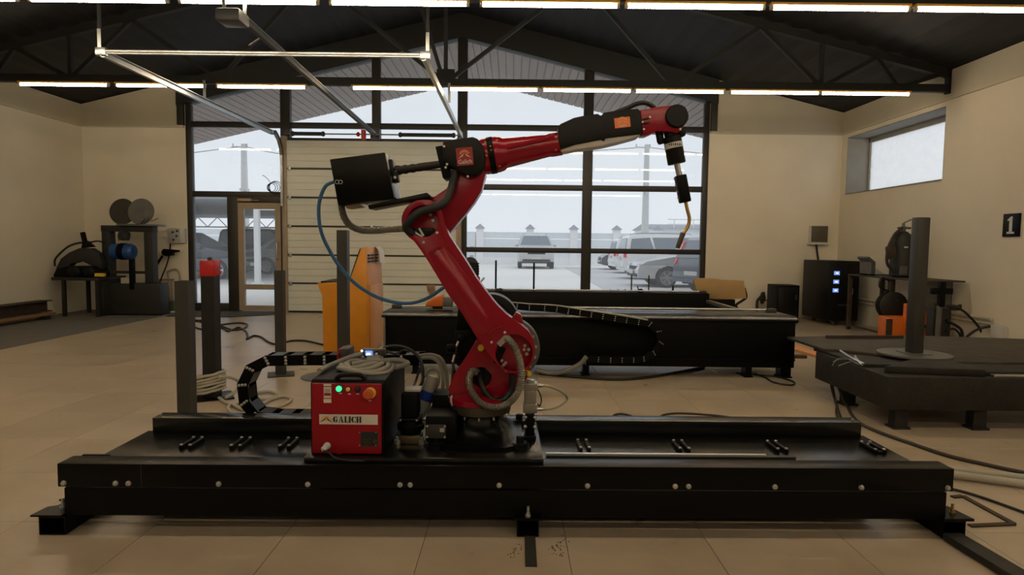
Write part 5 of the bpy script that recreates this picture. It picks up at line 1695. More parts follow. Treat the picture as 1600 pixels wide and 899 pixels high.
# ================================================================== YELLOW CONSOLE
yc = thing('control_console', 'tall yellow operating console with slanted desk behind the dark post', 'console', (W(540, 555, 7.0).x, 7.4, 0))
sil = PP([(495, 443), (545, 440), (563, 389), (572, 386), (574, 470)], 7.0)
xb, xf = W(574, 500, 7.0).x, W(505, 500, 7.0).x
poly = sil + [(xb, 0.0), (xf, 0.0), W(503, 462, 7.0).xz[:]]
MB().prism(poly, 7.0, 7.82).build('cabinet', 'yellow_paint', yc, bevel=.008)
d0, d1 = W(546, 438, 7.0), W(563, 389, 7.0)
MB().add([(d0.x - .006, 6.995, d0.z), (d1.x - .006, 6.995, d1.z), (d1.x - .006, 7.8, d1.z), (d0.x - .006, 7.8, d0.z), (d0.x + .006, 6.995, d0.z + .012), (d1.x + .006, 6.995, d1.z + .006), (d1.x + .006, 7.8, d1.z + .006), (d0.x + .006, 7.8, d0.z + .012)],
         [(0, 1, 2, 3), (4, 7, 6, 5), (0, 4, 5, 1), (1, 5, 6, 2), (2, 6, 7, 3), (3, 7, 4, 0)]).build('screen_face', 'black_plastic', yc)
k0 = W(497, 442.5, 7.0)
MB().box(k0.x + .02, d0.x - .02, 7.03, 7.78, k0.z + .0, k0.z + .018).build('keyboard_desk', 'black_plastic', yc)
xr_ = xb + .001
m = MB()
for i in range(3):
    for j in range(3):
        z = W(572, 398 + i * 5, 7.0).z
        y = 7.06 + j * .17
        m.box(xr_ - .01, xr_ + .012, y, y + .12, z - .018, z)
m.build('vent_slot', 'print_black', yc)
MB().box(xr_ - .01, xr_ + .012, 7.10, 7.80, .06, W(574, 446, 7.1).z).build('rear_door', 'yellow_paint', yc, bevel=.006)
MB().lathe((xr_, 7.7, W(590, 470, 7.7).z), (1, 0, 0), [(0, .012), (.02, .012)], 10).lathe((xr_, 7.55, W(585, 465, 7.6).z), (1, 0, 0), [(0, .01), (.02, .01)], 10).build('lock', 'print_black', yc)
MB().tube([(k0.x + .22, 7.1, k0.z + .02), (k0.x + .25, 7.1, k0.z + .06), (k0.x + .30, 7.1, k0.z + .05), (k0.x + .33, 7.1, k0.z + .02)], .008, n=6).build('cable_loop', 'cable_black', yc)
pz_ = W(580, 388, 7.4).z
m = MB()
prof_ = [(xb - .05, pz_ + .012), (xb + .0, pz_ + .014), (xb + .035, pz_ - .03), (xb + .05, pz_ - .16), (xb + .065, pz_ - .175)]
m.loft([[(p[0], 7.45, p[1]), (p[0], 7.72, p[1]), (p[0] + .003, 7.72, p[1] + .002), (p[0] + .003, 7.45, p[1] + .002)] for p in prof_])
tag(m.build('paper_sheet', 'sticker_white'), 'white sheet of paper draped over the top of the yellow console', 'paper')

# ================================================================== SECOND MACHINE FRAME (black)
pf = thing('portal_frame', 'large black machine frame with steel guide rods behind the red robot', 'machine', (.75, 7.4, 0))
BX0, BX1 = W(600, 520, 6.1).x, W(1243, 520, 6.1).x
ZT2 = .595
MB().box(BX0, BX1, 6.10, 6.62, .10, ZT2 - .03).build('front_box', 'black_matte', pf, bevel=.006)
MB().prism([(6.08, ZT2 - .045), (6.08, ZT2 - .03), (6.14, ZT2), (6.62, ZT2), (6.62, ZT2 - .04)], BX0 - .02, BX1 + .02, axis='x').build('front_top', 'black_satin', pf)
MB().box(BX0, BX0 + .018, 6.06, 6.10, .12, ZT2 - .05).build('edge_strip', 'alu', pf)
MB().box(BX0, BX1, 6.085, 6.10, .17, .19).build('seam_rib', 'black_paint', pf)
RX = .70 - 1.3
MB().box(RX, 2.74, 8.85, 9.25, .10, .61).build('rear_box', 'black_matte', pf, bevel=.006)
MB().bar((2.72, 8.85, .50), (2.72, 6.6, .50), .05, .04).build('side_bar', 'alu', pf)
MB().box(2.60, 2.70, 6.6, 8.9, .12, .40).build('side_box', 'black_matte', pf)
for x0, x1, y, z in ((BX0 + .04, BX1 - .05, 6.58, ZT2 + .02), (RX, 2.66, 8.9, .632)):
    MB().cyl((x0, y, z), (x1, y, z), .012, n=10).build('guide_rod', 'steel', pf)
    for x in (x0, x0 + .42, x1):
        MB().box(x - .05, x + .05, y - .03, y + .03, z - .03, z + .012).lathe((x, y, z), (1, 0, 0), [(0, .02), (.03, .02), (.03, .01), (.05, .01)], 10).build('rod_bracket', 'post_grey', pf, bevel=.003)
for x in (BX0 + .3, W(915, 580, 6.15).x, W(1168, 580, 6.15).x, BX1 - .07):
    w_ = .06 if x < BX1 - .1 else .10
    MB().box(x - w_ / 2, x + w_ / 2, 6.12, 6.24, 0, .105).box(x - w_ / 2 - .01, x + w_ / 2 + .01, 6.11, 6.25, 0, .012).build('foot', 'black_paint', pf)
for x in (RX + .2, 2.6):
    MB().box(x - .04, x + .04, 9.0, 9.1, 0, .105).build('foot', 'black_paint', pf)
MB().box(BX1 - .02, BX1 + .13, 6.12, 6.2, .19, .22).build('end_stub', 'wood', pf)
MB().box(W(915, 572, 6.08).x - .004, W(915, 572, 6.08).x + .004, 6.09, 6.10, W(915, 570, 6.1).z, W(915, 563, 6.1).z).build('marker', 'white_plastic', pf)
# thin rods and small stirrups on the rear box
for px, top in ((775, 407), (834.5, 411)):
    a_ = W(px, top, 8.95)
    MB().cyl((a_.x, 8.95, .61), (a_.x, 8.95, a_.z), .013, n=8).build('upright_rod', 'black_matte', pf)
for pa_, pb_, tp in ((987, 1014, 430), (1051, 1052, 446)):
    a_, b_ = W(pa_, tp, 9.0), W(pb_, tp, 9.0)
    m = MB()
    for x in (a_.x, b_.x):
        m.cyl((x, 9.0, .60), (x, 9.0, a_.z), .010, n=8)
    m.cyl((a_.x - .05, 9.0, .625), (b_.x + .05, 9.0, .625), .012, n=8)
    m.build('stirrup', 'post_grey', pf)
m = MB().sph(W(1001, 456, 8.95), .045, 10).bar(W(998, 455, 8.95), W(996, 447, 8.95), .012, .012)
for px in (954, 966, 977):
    m.cyl(W(px, 456, 8.95), W(px, 452.5, 8.95), .012, n=6)
m.build('small_fitting', 'black_matte', pf)
# carriage of the second machine: orange gearbox, black head
oc = thing('orange_gearbox', 'orange gearbox with black motor on the machine frame left of the red arm', 'gearbox', (W(685, 480, 6.4).x, 6.4, ZT2))
MB().prism(PP([(664, 479), (667, 472), (677, 466), (692, 461), (693, 479)], 6.35), 6.35, 6.50).build('housing', 'orange_paint', oc, bevel=.006)
MB().prism(PP([(692, 465), (706, 466), (706, 480), (692, 480)], 6.35), 6.34, 6.48).build('brand_plate', 'disc_grey', oc, bevel=.003)
MB().prism(PP([(666, 446), (678, 446), (680, 463), (671, 464), (671, 456), (668, 456)], 6.4), 6.40, 6.48).build('motor_bracket', 'wood', oc, bevel=.003)
MB().box(W(668, 460, 6.4).x, W(674, 460, 6.4).x, 6.42, 6.48, W(668, 461, 6.4).z, W(668, 453, 6.4).z).build('terminal', 'white_plastic', oc)
hd = thing('tool_head', 'black corrugated cable head with red lever peeping out right of the arm', 'tool', (W(737, 440, 6.6).x, 6.6, ZT2))
MB().tube(PW([(730, 409, 6.6), (737, 409, 6.6), (741, 415, 6.6), (741, 430, 6.6), (735, 445, 6.6), (728, 470, 6.6)]), .045, n=12).build('corrugated_hose', 'black_rubber', hd)
m = MB()
for k in range(5):
    m.lathe(W(741, 413 + k * 4, 6.6), (0, 0, 1), [(0, .052), (.012, .052)], 14)
m.build('hose_rib', 'black_plastic', hd)
MB().tube(PW([(742, 432, 6.6), (748, 434, 6.6), (748, 441, 6.6), (752, 446, 6.6)]), .012, n=8).build('lever', 'cap_red', hd)
MB().bar(W(750, 442, 6.6), W(757, 434, 6.6), .04, .02).build('lever_grip', 'white_plastic', hd)
MB().box(W(722, 470, 6.6).x, W(745, 470, 6.6).x, 6.55, 6.62, ZT2 - .01, W(730, 455, 6.6).z).build('head_base', 'black_matte', hd)

# cable chain on the front of that frame
jn = [(770, 477), (789, 478), (808, 479), (827, 481), (851, 482), (870, 483.5), (888, 486.5), (906, 489.5), (924, 492), (942, 495), (961, 498), (979, 501), (998, 504), (1016, 507), (1030, 518), (1033, 536), (1022, 552), (1006, 561), (990, 563), (972, 563), (954, 563), (935, 562), (918, 561)]
chain('cable_chain', 'long black cable chain drooping along the front of the machine frame', PP(jn, 5.92), 5.92, 6.04, .062, 'black_matte', bolts=3, br=.0058)
m = MB().tube(PW([(770, 473, 5.95), (800, 474, 5.95), (830, 476.5, 5.95), (870, 478.5, 5.95), (920, 486, 5.95), (970, 493, 5.95), (1012, 501, 5.95)]), .012, n=8)
tag(m.build('chain_hose', 'cable_white'), 'pale hose lying along the top of the long drooping cable chain', 'hose')
tag(MB().tube([FL(838, 578, .05), FL(860, 583, .03), FL(880, 581, .06), FL(905, 570, .14), FL(916, 558, .22)], .022, n=8).build('thick_hose', 'cable_grey'), 'thick grey hose rising to the drooping chain right of the robot', 'hose')
tag(MB().tube([FL(p[0], p[1], .014) for p in ((842, 584), (900, 589), (960, 593), (1010, 590), (1060, 582), (1100, 574))], .014, n=8).build('floor_lead', 'cable_black'), 'black cable on the floor in front of the machine frame', 'cable')
tag(MB().tube([FL(p[0], p[1], .010) for p in ((1150, 583), (1185, 586), (1215, 589), (1240, 597), (1236, 602), (1210, 598), (1195, 590), (1180, 584))], .008, n=6).build('thin_lead', 'cable_black'), 'thin black lead curled on the floor by the frame foot', 'cable')
tag(MB().tube([FL(p[0], p[1], .008) for p in ((962, 658), (958, 650), (970, 647), (985, 650), (992, 655))], .008, n=6).build('thin_lead', 'cable_brown'), 'small brown cable loop just behind the rail', 'cable')
tag(MB().tube([FL(p[0], p[1], .008) for p in ((1030, 656), (1036, 649), (1060, 646), (1100, 648), (1130, 651), (1160, 656))], .008, n=6).build('thin_lead', 'cable_brown'), 'brown cable arc on the floor behind the rail right half', 'cable')

# box and cardboard behind
tag(MB().box(2.86, 3.26, 9.30, 9.75, 0, W(1130, 468, 9.4).z + .006).build('black_crate', 'black_matte', bevel=.01), 'black crate under the sheet of cardboard', 'crate')
cbp = PP([(1083, 438), (1085, 435), (1110, 435), (1130, 437), (1161, 439), (1165, 466), (1130, 468), (1088, 466), (1087, 452)], 9.4)
tag(MB().prism(cbp, 9.36, 9.44).build('cardboard', 'cardboard', bevel=.004), 'brown cardboard sheet leaning on the black crate', 'cardboard')
tag(MB().tube(PW([(1163, 450, 9.5), (1166, 464, 9.5), (1160, 470, 9.5), (1150, 477, 9.5), (1152, 484, 9.5)]) + [FL(1156, 518, .02)], .02, n=6).build('crate_lead', 'cable_black'), 'black lead bending down beside the cardboard sheet', 'cable')
gp = thing('wall_valve', 'rusty pipe with hanging gun-shaped valve in the back right corner', 'pipe', (W(1184, 490, 11.35).x, 11.35, .2))
MB().tube(PW([(1183, 490, 11.4), (1183, 472, 11.4), (1187, 466, 11.35), (1192, 460, 11.3)]), .025, n=8, sub=3).build('pipe', 'rust_bar', gp)
MB().prism(PP([(1190, 458), (1194, 456), (1196, 466), (1193, 473), (1190, 476), (1188, 470)], 11.3), 11.27, 11.34).bar(W(1193, 470, 11.3), W(1199, 469, 11.3), .02, .02).build('valve', 'rust', gp, bevel=.005)

# ================================================================== BACK RIGHT CORNER
ct = thing('battery_cabinet', 'tall black cabinet with three small blue displays in the corner', 'cabinet', (W(1318, 508, 10.35).x, 10.7, 0))
a0, a1 = W(1293, 460, 10.35), W(1342, 460, 10.35)
zt = W(1300, 408, 10.35).z
MB().box(a0.x, a1.x, 10.35, 11.25, .08, zt).build('body', 'black_plastic', ct, bevel=.012)
MB().box(a0.x + .015, a1.x - .015, 10.335, 10.35, .12, zt - .03).build('door', 'black_plastic', ct, bevel=.004)
m = MB()
for py in (427, 440.5, 454):
    c_ = W(1307.5 - (py - 427) * .08, py, 10.33)
    d_ = MB().obox(c_, (.085, .02, .062)).build('display', 'screen_blue', ct)
    MB().obox(c_ + Vector((0, -.011, 0)), (.04, .002, .02)).build('display_text', 'screen_text', d_)
MB().obox(W(1331, 456, 10.325), (.03, .02, .10)).build('door_handle', 'steel', ct, bevel=.004)
MB().obox(W(1316, 477, 10.33), (.15, .006, .025)).build('name_strip', 'post_grey', ct)
for px in (1300, 1333):
    x = W(px, 505, 10.45).x
    MB().lathe((x - .02, 10.45, .04), (1, 0, 0), [(0, .04), (.04, .04)], 12).box(x - .03, x + .03, 10.42, 10.48, .05, .085).build('castor', 'disc_grey', ct)
    MB().lathe((x - .02, 11.1, .04), (1, 0, 0), [(0, .04), (.04, .04)], 12).box(x - .03, x + .03, 11.07, 11.13, .05, .085).build('castor', 'disc_grey', ct)
a0, a1 = W(1213, 470, 10.6), W(1251, 470, 10.6)
sc_ = tag(MB().box(a0.x, a1.x - .02, 10.6, 11.0, 0, W(1230, 446, 10.6).z).build('low_cabinet', 'black_matte', bevel=.012), 'low plain black cabinet beside the tall cabinet with displays', 'cabinet')
MB().box(a0.x + .03, a1.x - .05, 10.588, 10.6, .05, W(1230, 446, 10.6).z - .04).build('door', 'black_plastic', sc_, bevel=.004)
MB().obox(W(1244, 465, 10.58), (.02, .015, .08)).build('handle', 'post_grey', sc_)
eb = thing('fuse_box', 'small grey-doored fuse box with white frame on the back right wall', 'fuse box', (W(1280, 380, YB).x, YB - .06, 1.3))
e0, e1 = W(1266, 381, YB - .08), W(1294, 353, YB - .08)
MB().box(e0.x, e1.x, YB - .08, YB - .0, e0.z, e1.z).build('case', 'white_plastic', eb, bevel=.01)
MB().box(e0.x + .01, e1.x - .004, YB - .092, YB - .08, e0.z + .03, e1.z - .006).build('door', 'fuse_grey', eb, bevel=.004)
MB().box(e0.x - .03, e1.x + .0, YB - .10, YB - .0, e0.z - .015, e0.z + .005).build('shelf', 'white_plastic', eb)
MB().tube([((e0.x + e1.x) / 2 - .02, YB - .03, e0.z), ((e0.x + e1.x) / 2, YB - .03, e0.z - .15), ((e0.x + e1.x) / 2 + .03, YB - .03, e0.z - .30)], .018, n=8).build('riser_cable', 'cable_black', eb)

# wooden plank and side shelf low on the right
tag(MB().prism([FL(1236, 535, .03).xy[:], FL(1232, 543, .03).xy[:], FL(1290, 559, .03).xy[:], FL(1300, 557, .03).xy[:]], .001, .03, axis='z').build('plank', 'wood_orange', bevel=.003), 'orange wooden board lying between frame and rusty table', 'board')

# number sign
sg = thing('number_sign', 'black square sign with white numeral 1 on the right wall', 'sign', (XR - .01, 7.5, 1.4))
c_ = W(1576, 352, 7.5); c_.x = XR - .012
MB().obox(c_, (.016, .25, .27)).build('board', 'black_paint', sg, bevel=.002)
n1_ = MB()
n1_.prism([(-.022, -.10), (.022, -.10), (.022, .10), (-.004, .10), (-.05, .065), (-.05, .048), (-.022, .058)], 0, .003, axis='z').prism([(-.055, -.10), (.055, -.10), (.055, -.078), (-.055, -.078)], 0, .0032, axis='z')
place(n1_, c_ + Vector((-.009, 0, 0)), (0, -1, 0), (0, 0, 1)).build('numeral', 'white_plastic', sg)

# sockets and wall conduit
so_ = thing('wall_sockets', 'white socket boxes on the right wall with black plugs', 'socket', (XR - .04, 7.6, .4))
for (px, y0_, y1_) in ((1577, 508, 530), (1573, 532, 553)):
    a_ = W(px, y0_, 7.65); b_ = W(px, y1_, 7.65)
    MB().box(XR - .07, XR, 7.46, 7.66, b_.z, a_.z).build('socket_box', 'white_plastic', so_, bevel=.012)
m = MB()
for py in (536, 541, 546):
    z = W(1573, py, 7.6).z
    m.lathe((XR - .07, 7.56, z), (-1, 0, 0), [(0, .014), (.01, .012)], 10)
m.build('socket_hole', 'print_black', so_)
MB().lathe((XR - .07, 7.56, W(1573, 551, 7.6).z), (-1, -.3, -.4), [(0, .03), (.06, .03), (.09, .015)], 12).build('plug', 'print_black', so_)
tag(MB().tube([(XR - .03, 11.2, .42), (XR - .03, 9.5, .42), (XR - .03, 7.7, .42)], .018, n=8, sub=1).tube([(XR - .03, 11.2, .36), (XR - .03, 9.5, .36), (XR - .03, 7.7, .36)], .012, n=8, sub=1).build('wall_conduit', 'beam_shade_paint'), 'painted conduit running low along the right wall', 'conduit')

# ================================================================== SIDE TABLE WITH TANK
st = thing('side_table', 'narrow rusty metal table along the right wall carrying a tank', 'table', (5.6, 9.0, 0))
ty0, ty1, tx0, tx1, tz = 8.15, 9.95, 5.22, 5.78, .86
MB().box(tx0, tx1, ty0, ty1, tz - .02, tz).build('table_top', 'rust_light', st)
for x in (tx0 + .03, tx1 - .03):
    for y in (ty0 + .25, ty1 - .03):
        MB().box(x - .025, x + .025, y - .025, y + .025, 0, tz - .02).build('leg', 'rust_bar', st)
MB().box(tx0 + .01, tx1 - .01, ty0 + .25, ty0 + .28, .22, .26).box(tx0 + .01, tx0 + .04, ty0 + .25, ty1 - .03, .05, .08).build('stretcher', 'rust_bar', st)
MB().box(tx0 + .15, tx1 - .02, ty0 + .22, ty0 + .25, .45, .84).build('end_panel', 'disc_grey', st)
tk = thing('gas_tank', 'dark upright gas tank with valve standing on the side table', 'tank', (5.50, 9.05, tz))
zt = W(1405, 362, 9.05).z
MB().lathe((5.50, 9.05, tz), (0, 0, 1), [(0, .10), (.02, .15), (zt - tz - .14, .15), (zt - tz - .06, .12), (zt - tz, .05)], 28).build('body', 'bench_dark', tk)
MB().lathe((5.50, 9.05, zt), (0, 0, 1), [(0, .03), (.04, .03), (.04, .045), (.07, .045), (.07, .02), (.12, .02)], 12).cyl((5.42, 9.05, zt + .05), (5.60, 9.05, zt + .05), .015, n=8).bar((5.50, 9.05, zt + .12), (5.58, 9.0, zt + .17), .02, .02).build('valve', 'disc_grey', tk)
MB().tube([(5.46, 9.0, zt + .05), (5.33, 8.97, zt - .05), (5.24, 8.95, zt - .25), (5.24, 8.95, zt - .45), (5.34, 8.95, tz + .08)], .02, n=8).build('hose', 'cable_brown', tk)
MB().prism([(5.20, zt - .22), (5.32, zt - .16), (5.36, zt - .36), (5.22, zt - .40)], 8.92, 8.96).build('nozzle', 'rust_bar', tk, bevel=.01)
MB().obox((5.46, 8.90, zt - .22), (.05, .01, .02)).build('tag', 'white_plastic', tk)
MB().obox((5.44, 8.90, tz + .10), (.10, .01, .12)).build('label', 'disc_grey', tk)
mb_ = thing('metal_bracket', 'angled grey sheet-metal bracket lying on the side table', 'bracket', (5.35, 9.6, tz))
MB().prism([(5.30, tz), (5.36, tz), (5.36, tz + .20), (5.26, tz + .28), (5.24, tz + .26), (5.30, tz + .2)], 9.45, 9.75).box(5.30, 5.62, 9.45, 9.75, tz, tz + .02).build('folded_sheet', 'disc_grey', mb_)
MB().prism([(5.36, tz + .02), (5.60, tz + .02), (5.36, tz + .16)], 9.6, 9.62).build('gusset', 'white_plastic', mb_)
# spool, orange welder, tool stand under/near the table
sp_ = thing('cable_reel', 'dark round reel hanging under the side table edge', 'reel', (5.25, 8.85, .30))
c_ = W(1398, 478, 8.8)
MB().lathe(c_ + Vector((0, .16, 0)), (0, -1, 0), [(0, .18), (.02, .19), (.03, .12), (.12, .12), (.13, .19), (.15, .19), (.16, .17), (.165, .05), (.17, .01)], 32).build('reel_body', 'bench_dark', sp_)
MB().obox(c_ + Vector((.02, -.012, .08)), (.05, .01, .02), Matrix.Rotation(.4, 3, 'Y')).build('reel_tag', 'rust_bar', sp_)
MB().tube([c_ + Vector((.0, .1, .18)), c_ + Vector((-.16, .1, .25)), c_ + Vector((-.14, .1, .38)), c_ + Vector((-.04, .1, .34))], .014, n=6).build('reel_cable', 'cable_black', sp_)
MB().box(c_.x - .03, c_.x + .03, c_.y + .06, c_.y + .14, c_.z, tz - .02).build('hook', 'rust_bar', sp_)
ow = thing('orange_welder', 'orange welding power source under the side table', 'welder', (5.35, 8.5, 0))
o0, o1 = W(1384, 520, 8.55), W(1455, 520, 8.55)
MB().box(o0.x, o1.x - .02, 8.5, 8.75, .05, W(1400, 496, 8.5).z).build('case', 'orange_paint', ow, bevel=.012)
MB().box(W(1439, 0, 8.5).x, o1.x, 8.47, 8.54, .05, W(1450, 475, 8.5).z).build('rear_case', 'orange_paint', ow, bevel=.012)
MB().box(W(1410, 0, 8.5).x, W(1420, 0, 8.5).x, 8.49, 8.5, .10, W(1400, 499, 8.5).z).build('grille', 'rust_bar', ow)
m = MB()
for x in (o0.x + .05, o1.x - .05):
    m.box(x - .03, x + .03, 8.52, 8.78, 0, .055)
m.build('foot', 'black_rubber', ow)
vs = thing('bench_vise', 'black cross-shaped clamp on a pipe stand beside the side table', 'clamp', (W(1470, 520, 7.9).x, 7.9, 0))
vx = W(1472, 460, 7.9)
MB().obox(W(1471, 455, 7.9), (.26, .06, .08)).obox(W(1471, 460, 7.9), (.07, .07, .32)).build('cross_head', 'black_matte', vs, bevel=.012)
MB().cyl((W(1466, 500, 7.9).x, 7.9, 0), (W(1468, 480, 7.9).x, 7.9, W(1468, 478, 7.9).z), .03, n=10).build('stand', 'disc_grey', vs)
MB().lathe((W(1466, 500, 7.9).x, 7.9, 0), (0, 0, 1), [(0, .13), (.02, .12), (.03, .04)], 16).build('stand_foot', 'bench_dark', vs)
MB().box(W(1456, 500, 7.98).x, W(1482, 500, 7.98).x, 7.96, 8.1, 0.0, W(1468, 482, 7.98).z).build('lower_body', 'bench_dark', vs, bevel=.02)
gc_ = tag(MB().tube(PW([(1478, 478, 7.9), (1500, 483, 7.9), (1518, 498, 7.9), (1532, 516, 7.9), (1538, 535, 7.9), (1531, 548, 7.9)]), .015, n=8).build('earth_cable', 'cable_black'), 'black cable arching from the clamp stand in front of the right wall', 'cable')
tag(MB().tube(PW([(1500, 538, 7.75), (1515, 523, 7.75), (1530, 514, 7.75), (1550, 510, 7.7), (1571, 509, 7.66)]), .016, n=8).tube(PW([(1585, 511, 7.6), (1600, 514, 7.5), (1640, 520, 7.3)]), .016, n=8).build('socket_cable', 'cable_black'), 'black cable rising from behind the table to the white sockets', 'cable')
tag(MB().tube(PW([(1600, 530, 7.3), (1590, 538, 7.35), (1586, 546, 7.4), (1600, 548, 7.35), (1620, 540, 7.3)]), .014, n=8).build('socket_cable', 'cable_black'), 'black cable loop below the sockets at the right picture edge', 'cable')
pp_ = thing('pipe_stand', 'rusty threaded pipe stub with coupling behind the clamp stand', 'pipe', (W(1490, 500, 8.1).x, 8.1, 0))
MB().cyl((W(1489, 0, 8.1).x, 8.1, 0), (W(1490, 0, 8.1).x, 8.1, W(1490, 474, 8.1).z), .025, n=10).build('upright', 'rust_bar', pp_)
MB().obox(W(1490, 481, 8.1), (.09, .08, .07)).cyl(W(1494, 483, 8.1), W(1500, 483, 8.1), .02, n=8).cyl(W(1500, 485, 8.1), W(1500, 476, 8.1), .02, n=10).build('coupling', 'rust_bar', pp_, bevel=.005)
tag(MB().tube(PW([(1478, 501, 7.95), (1492, 508, 7.95), (1502, 516, 7.95), (1503, 530, 7.95), (1496, 540, 7.95), (1480, 536, 7.95)]), .018, n=8).tube(PW([(1478, 518, 7.95), (1490, 514, 7.95), (1500, 524, 7.95), (1498, 538, 7.95)]), .014, n=8).build('coiled_lead', 'cable_black'), 'coiled dark lead beside the foot of the clamp stand', 'cable')

# ================================================================== RUSTY WELDING TABLE ON THE RIGHT
rt = thing('welding_table', 'low heavy rusty steel welding table at the right edge', 'table', (4.3, 5.0, 0))
TXL, TY0, TY1 = 2.60, 4.36, 5.42
MB().box(TXL, 5.6, TY0, TY1, .145, .375).build('body', 'rust', rt, bevel=.008)
MB().prism([(TXL + .01, 5.30), (TXL + .0, 6.0), (3.9, 6.2), (5.7, 5.9), (5.7, 4.75), (TXL + .75, 4.75), (TXL + .1, 5.28)], .395, .418, axis='z').build('top_plate', 'rust_light', rt, bevel=.003)
MB().box(TXL + .02, 5.55, 4.72, 5.5, .37, .396).build('spacer', 'rust', rt)
MB().prism([(TXL + .05, 4.50), (3.30, 4.40), (3.32, 4.78), (TXL + .5, 4.86)], .376, .425, axis='z').build('slab', 'rust', rt, bevel=.006)
MB().box(3.24, 5.6, 4.44, 4.80, .376, .405).build('slab', 'rust', rt, bevel=.006)
MB().box(3.35, 5.5, 4.39, 4.43, .375, .392).build('edge_bar', 'steel', rt, bevel=.003)
for x, y in ((TXL + .12, 5.1), (TXL + .13, 4.44), (3.28, 4.44), (5.3, 4.44), (5.3, 5.3)):
    MB().box(x - .045, x + .045, y - .04, y + .04, 0, .17).box(x - .06, x + .06, y - .055, y + .055, 0, .014).build('leg', 'rust', rt)
tag(MB().bar(FL(1291, 527, .43), FL(1410, 527, .43), .03, .03).build('flat_bar', 'rust_bar'), 'dark steel bar lying along the rear of the rusty table', 'bar')
dsk = thing('column_stand', 'dark square column on a round disc standing on the rusty table', 'column', (0, 0, 0))
pc_ = FL(1428, 553, .427)
dsk.location = (pc_.x, pc_.y, .418); ROOTM[dsk.name] = Matrix.Translation((pc_.x, pc_.y, .418))
MB().lathe((pc_.x, pc_.y, .418), (0, 0, 1), [(0, .262), (.012, .262), (.015, .258), (.015, .20), (.014, .20)], 48).build('disc', 'disc_grey', dsk)
ztop = W(1441, 340, pc_.y).z
w_ = .046
MB().obox((pc_.x, pc_.y, (.432 + ztop) / 2), (w_ * 2, w_ * 2, ztop - .432), Matrix.Rotation(.10, 3, 'Z')).build('column', 'post_grey', dsk, bevel=.008)
MB().box(pc_.x - .09, pc_.x + .09, pc_.y - .09, pc_.y + .09, .432, .438).build('weld_collar', 'disc_grey', dsk)
# pliers and rods
pl = thing('pliers', 'steel tongs with loose rods lying on the left of the rusty table', 'tongs', FL(1330, 562, .43))
z = .432
MB().tube([FL(1313, 548, z), FL(1325, 556, z), FL(1338, 563, z + .01), FL(1350, 569, z)], .008, n=6).tube([FL(1336, 557, z), FL(1340, 563, z + .012), FL(1347, 570, z)], .009, n=6).build('handle', 'steel', pl)
MB().tube([FL(1302, 566, z), FL(1315, 560, z + .02), FL(1335, 565, z)], .005, n=6).tube([FL(1310, 572, z), FL(1330, 566, z), FL(1342, 570, z)], .006, n=6).tube([FL(1300, 572, z), FL(1308, 563, z + .03), FL(1328, 562, z)], .004, n=6).build('rod', 'disc_grey', pl)
# cables hanging off the table and over the floor
tag(MB().tube([W(1297, 592, 5.25), W(1300, 610, 5.2), W(1306, 632, 5.1), FL(1307, 648, .01), FL(1312, 655, .01)], .009, n=6).tube([W(1299, 592, 5.25), W(1304, 618, 5.2), FL(1311, 645, .01), FL(1318, 662, .01)], .008, n=6).build('hanging_lead', 'cable_brown'), 'two brown leads hanging off the corner of the rusty table', 'cable')
tag(MB().tube([W(1304, 590, 5.2), W(1312, 610, 5.1), FL(1322, 632, .02), FL(1338, 657, .012), FL(1370, 674, .012), FL(1420, 692, .012), FL(1480, 712, .012), FL(1540, 726, .012), FL(1600, 739, .012), FL(1660, 750, .012)], .011, n=8).build('long_lead', 'cable_brown'), 'long brown cable running across the floor from rusty table to right edge', 'cable')
# pale pipes, lead and steel pieces on the floor at the right
for k, (off, lab) in enumerate(((0, 'pale plastic pipe on the floor right of the rail, upper of two'), (9, 'pale plastic pipe on the floor right of the rail, lower of two'))):
    a_, b_ = FL(1470, 732 + off * .8, .025), FL(1640, 752 + off * 1.1, .025)
    tag(MB().tube([a_, (a_ + b_) / 2, b_], .022, n=12, sub=1).build('plastic_pipe', 'cable_white'), lab, 'pipe', group='pale pipes on the floor')
tag(MB().tube([FL(p[0], p[1], .008) for p in ((1480, 763), (1510, 770), (1550, 783), (1600, 801), (1640, 815))], .007, n=6).build('thin_lead', 'cable_black'), 'thin black cable leaving the right end of the rail', 'cable')
tri = [FL(p[0], p[1], .004) for p in ((1488, 777), (1504, 775.5), (1584, 819), (1515, 822))]
m = MB()
for a_, b_ in zip(tri[:-1], tri[1:]):
    m.bar(a_, b_, .026, .008)
tag(m.build('floor_frame', 'rust_bar'), 'thin dark steel outline frame lying flat beside the rail end', 'frame')
a_, b_ = FL(1487, 838, .02), FL(1640, 930, .02)
tag(MB().bar(a_, b_, .085, .03).build('channel_bar', 'bench_dark', bevel=.004), 'dark flat steel channel running from the rail foot toward bottom right', 'bar')
a_, b_ = FL(828, 839, .004), FL(830, 885, .004)
tag(MB().bar(a_, b_, .046, .008).build('flat_bar', 'post_grey'), 'short flat steel strip on the floor before the middle rail foot', 'bar')
# stains of mud on the front tiles
rng = random.Random(11)
for lab, spots in (('reddish-brown mud crumbs on the tiles right of the middle foot', [(876, 848), (882, 842), (868, 858), (880, 856), (864, 862), (874, 866)]), ('faint mud smudge on the tiles left of the middle foot', [(803, 862), (798, 868), (812, 856)])):
    m = MB()
    for px, py in spots:
        for _ in range(10):
            c_ = FL(px + rng.uniform(-7, 7), py + rng.uniform(-5, 5), .0)
            r = rng.uniform(.001, .0045)
            m.sph((c_.x, c_.y, .0005), r, 6, (1.1, 1, .25))
    o = m.build('mud_crumbs', 'mud')
    tag(o, lab, 'dirt', kind='stuff')

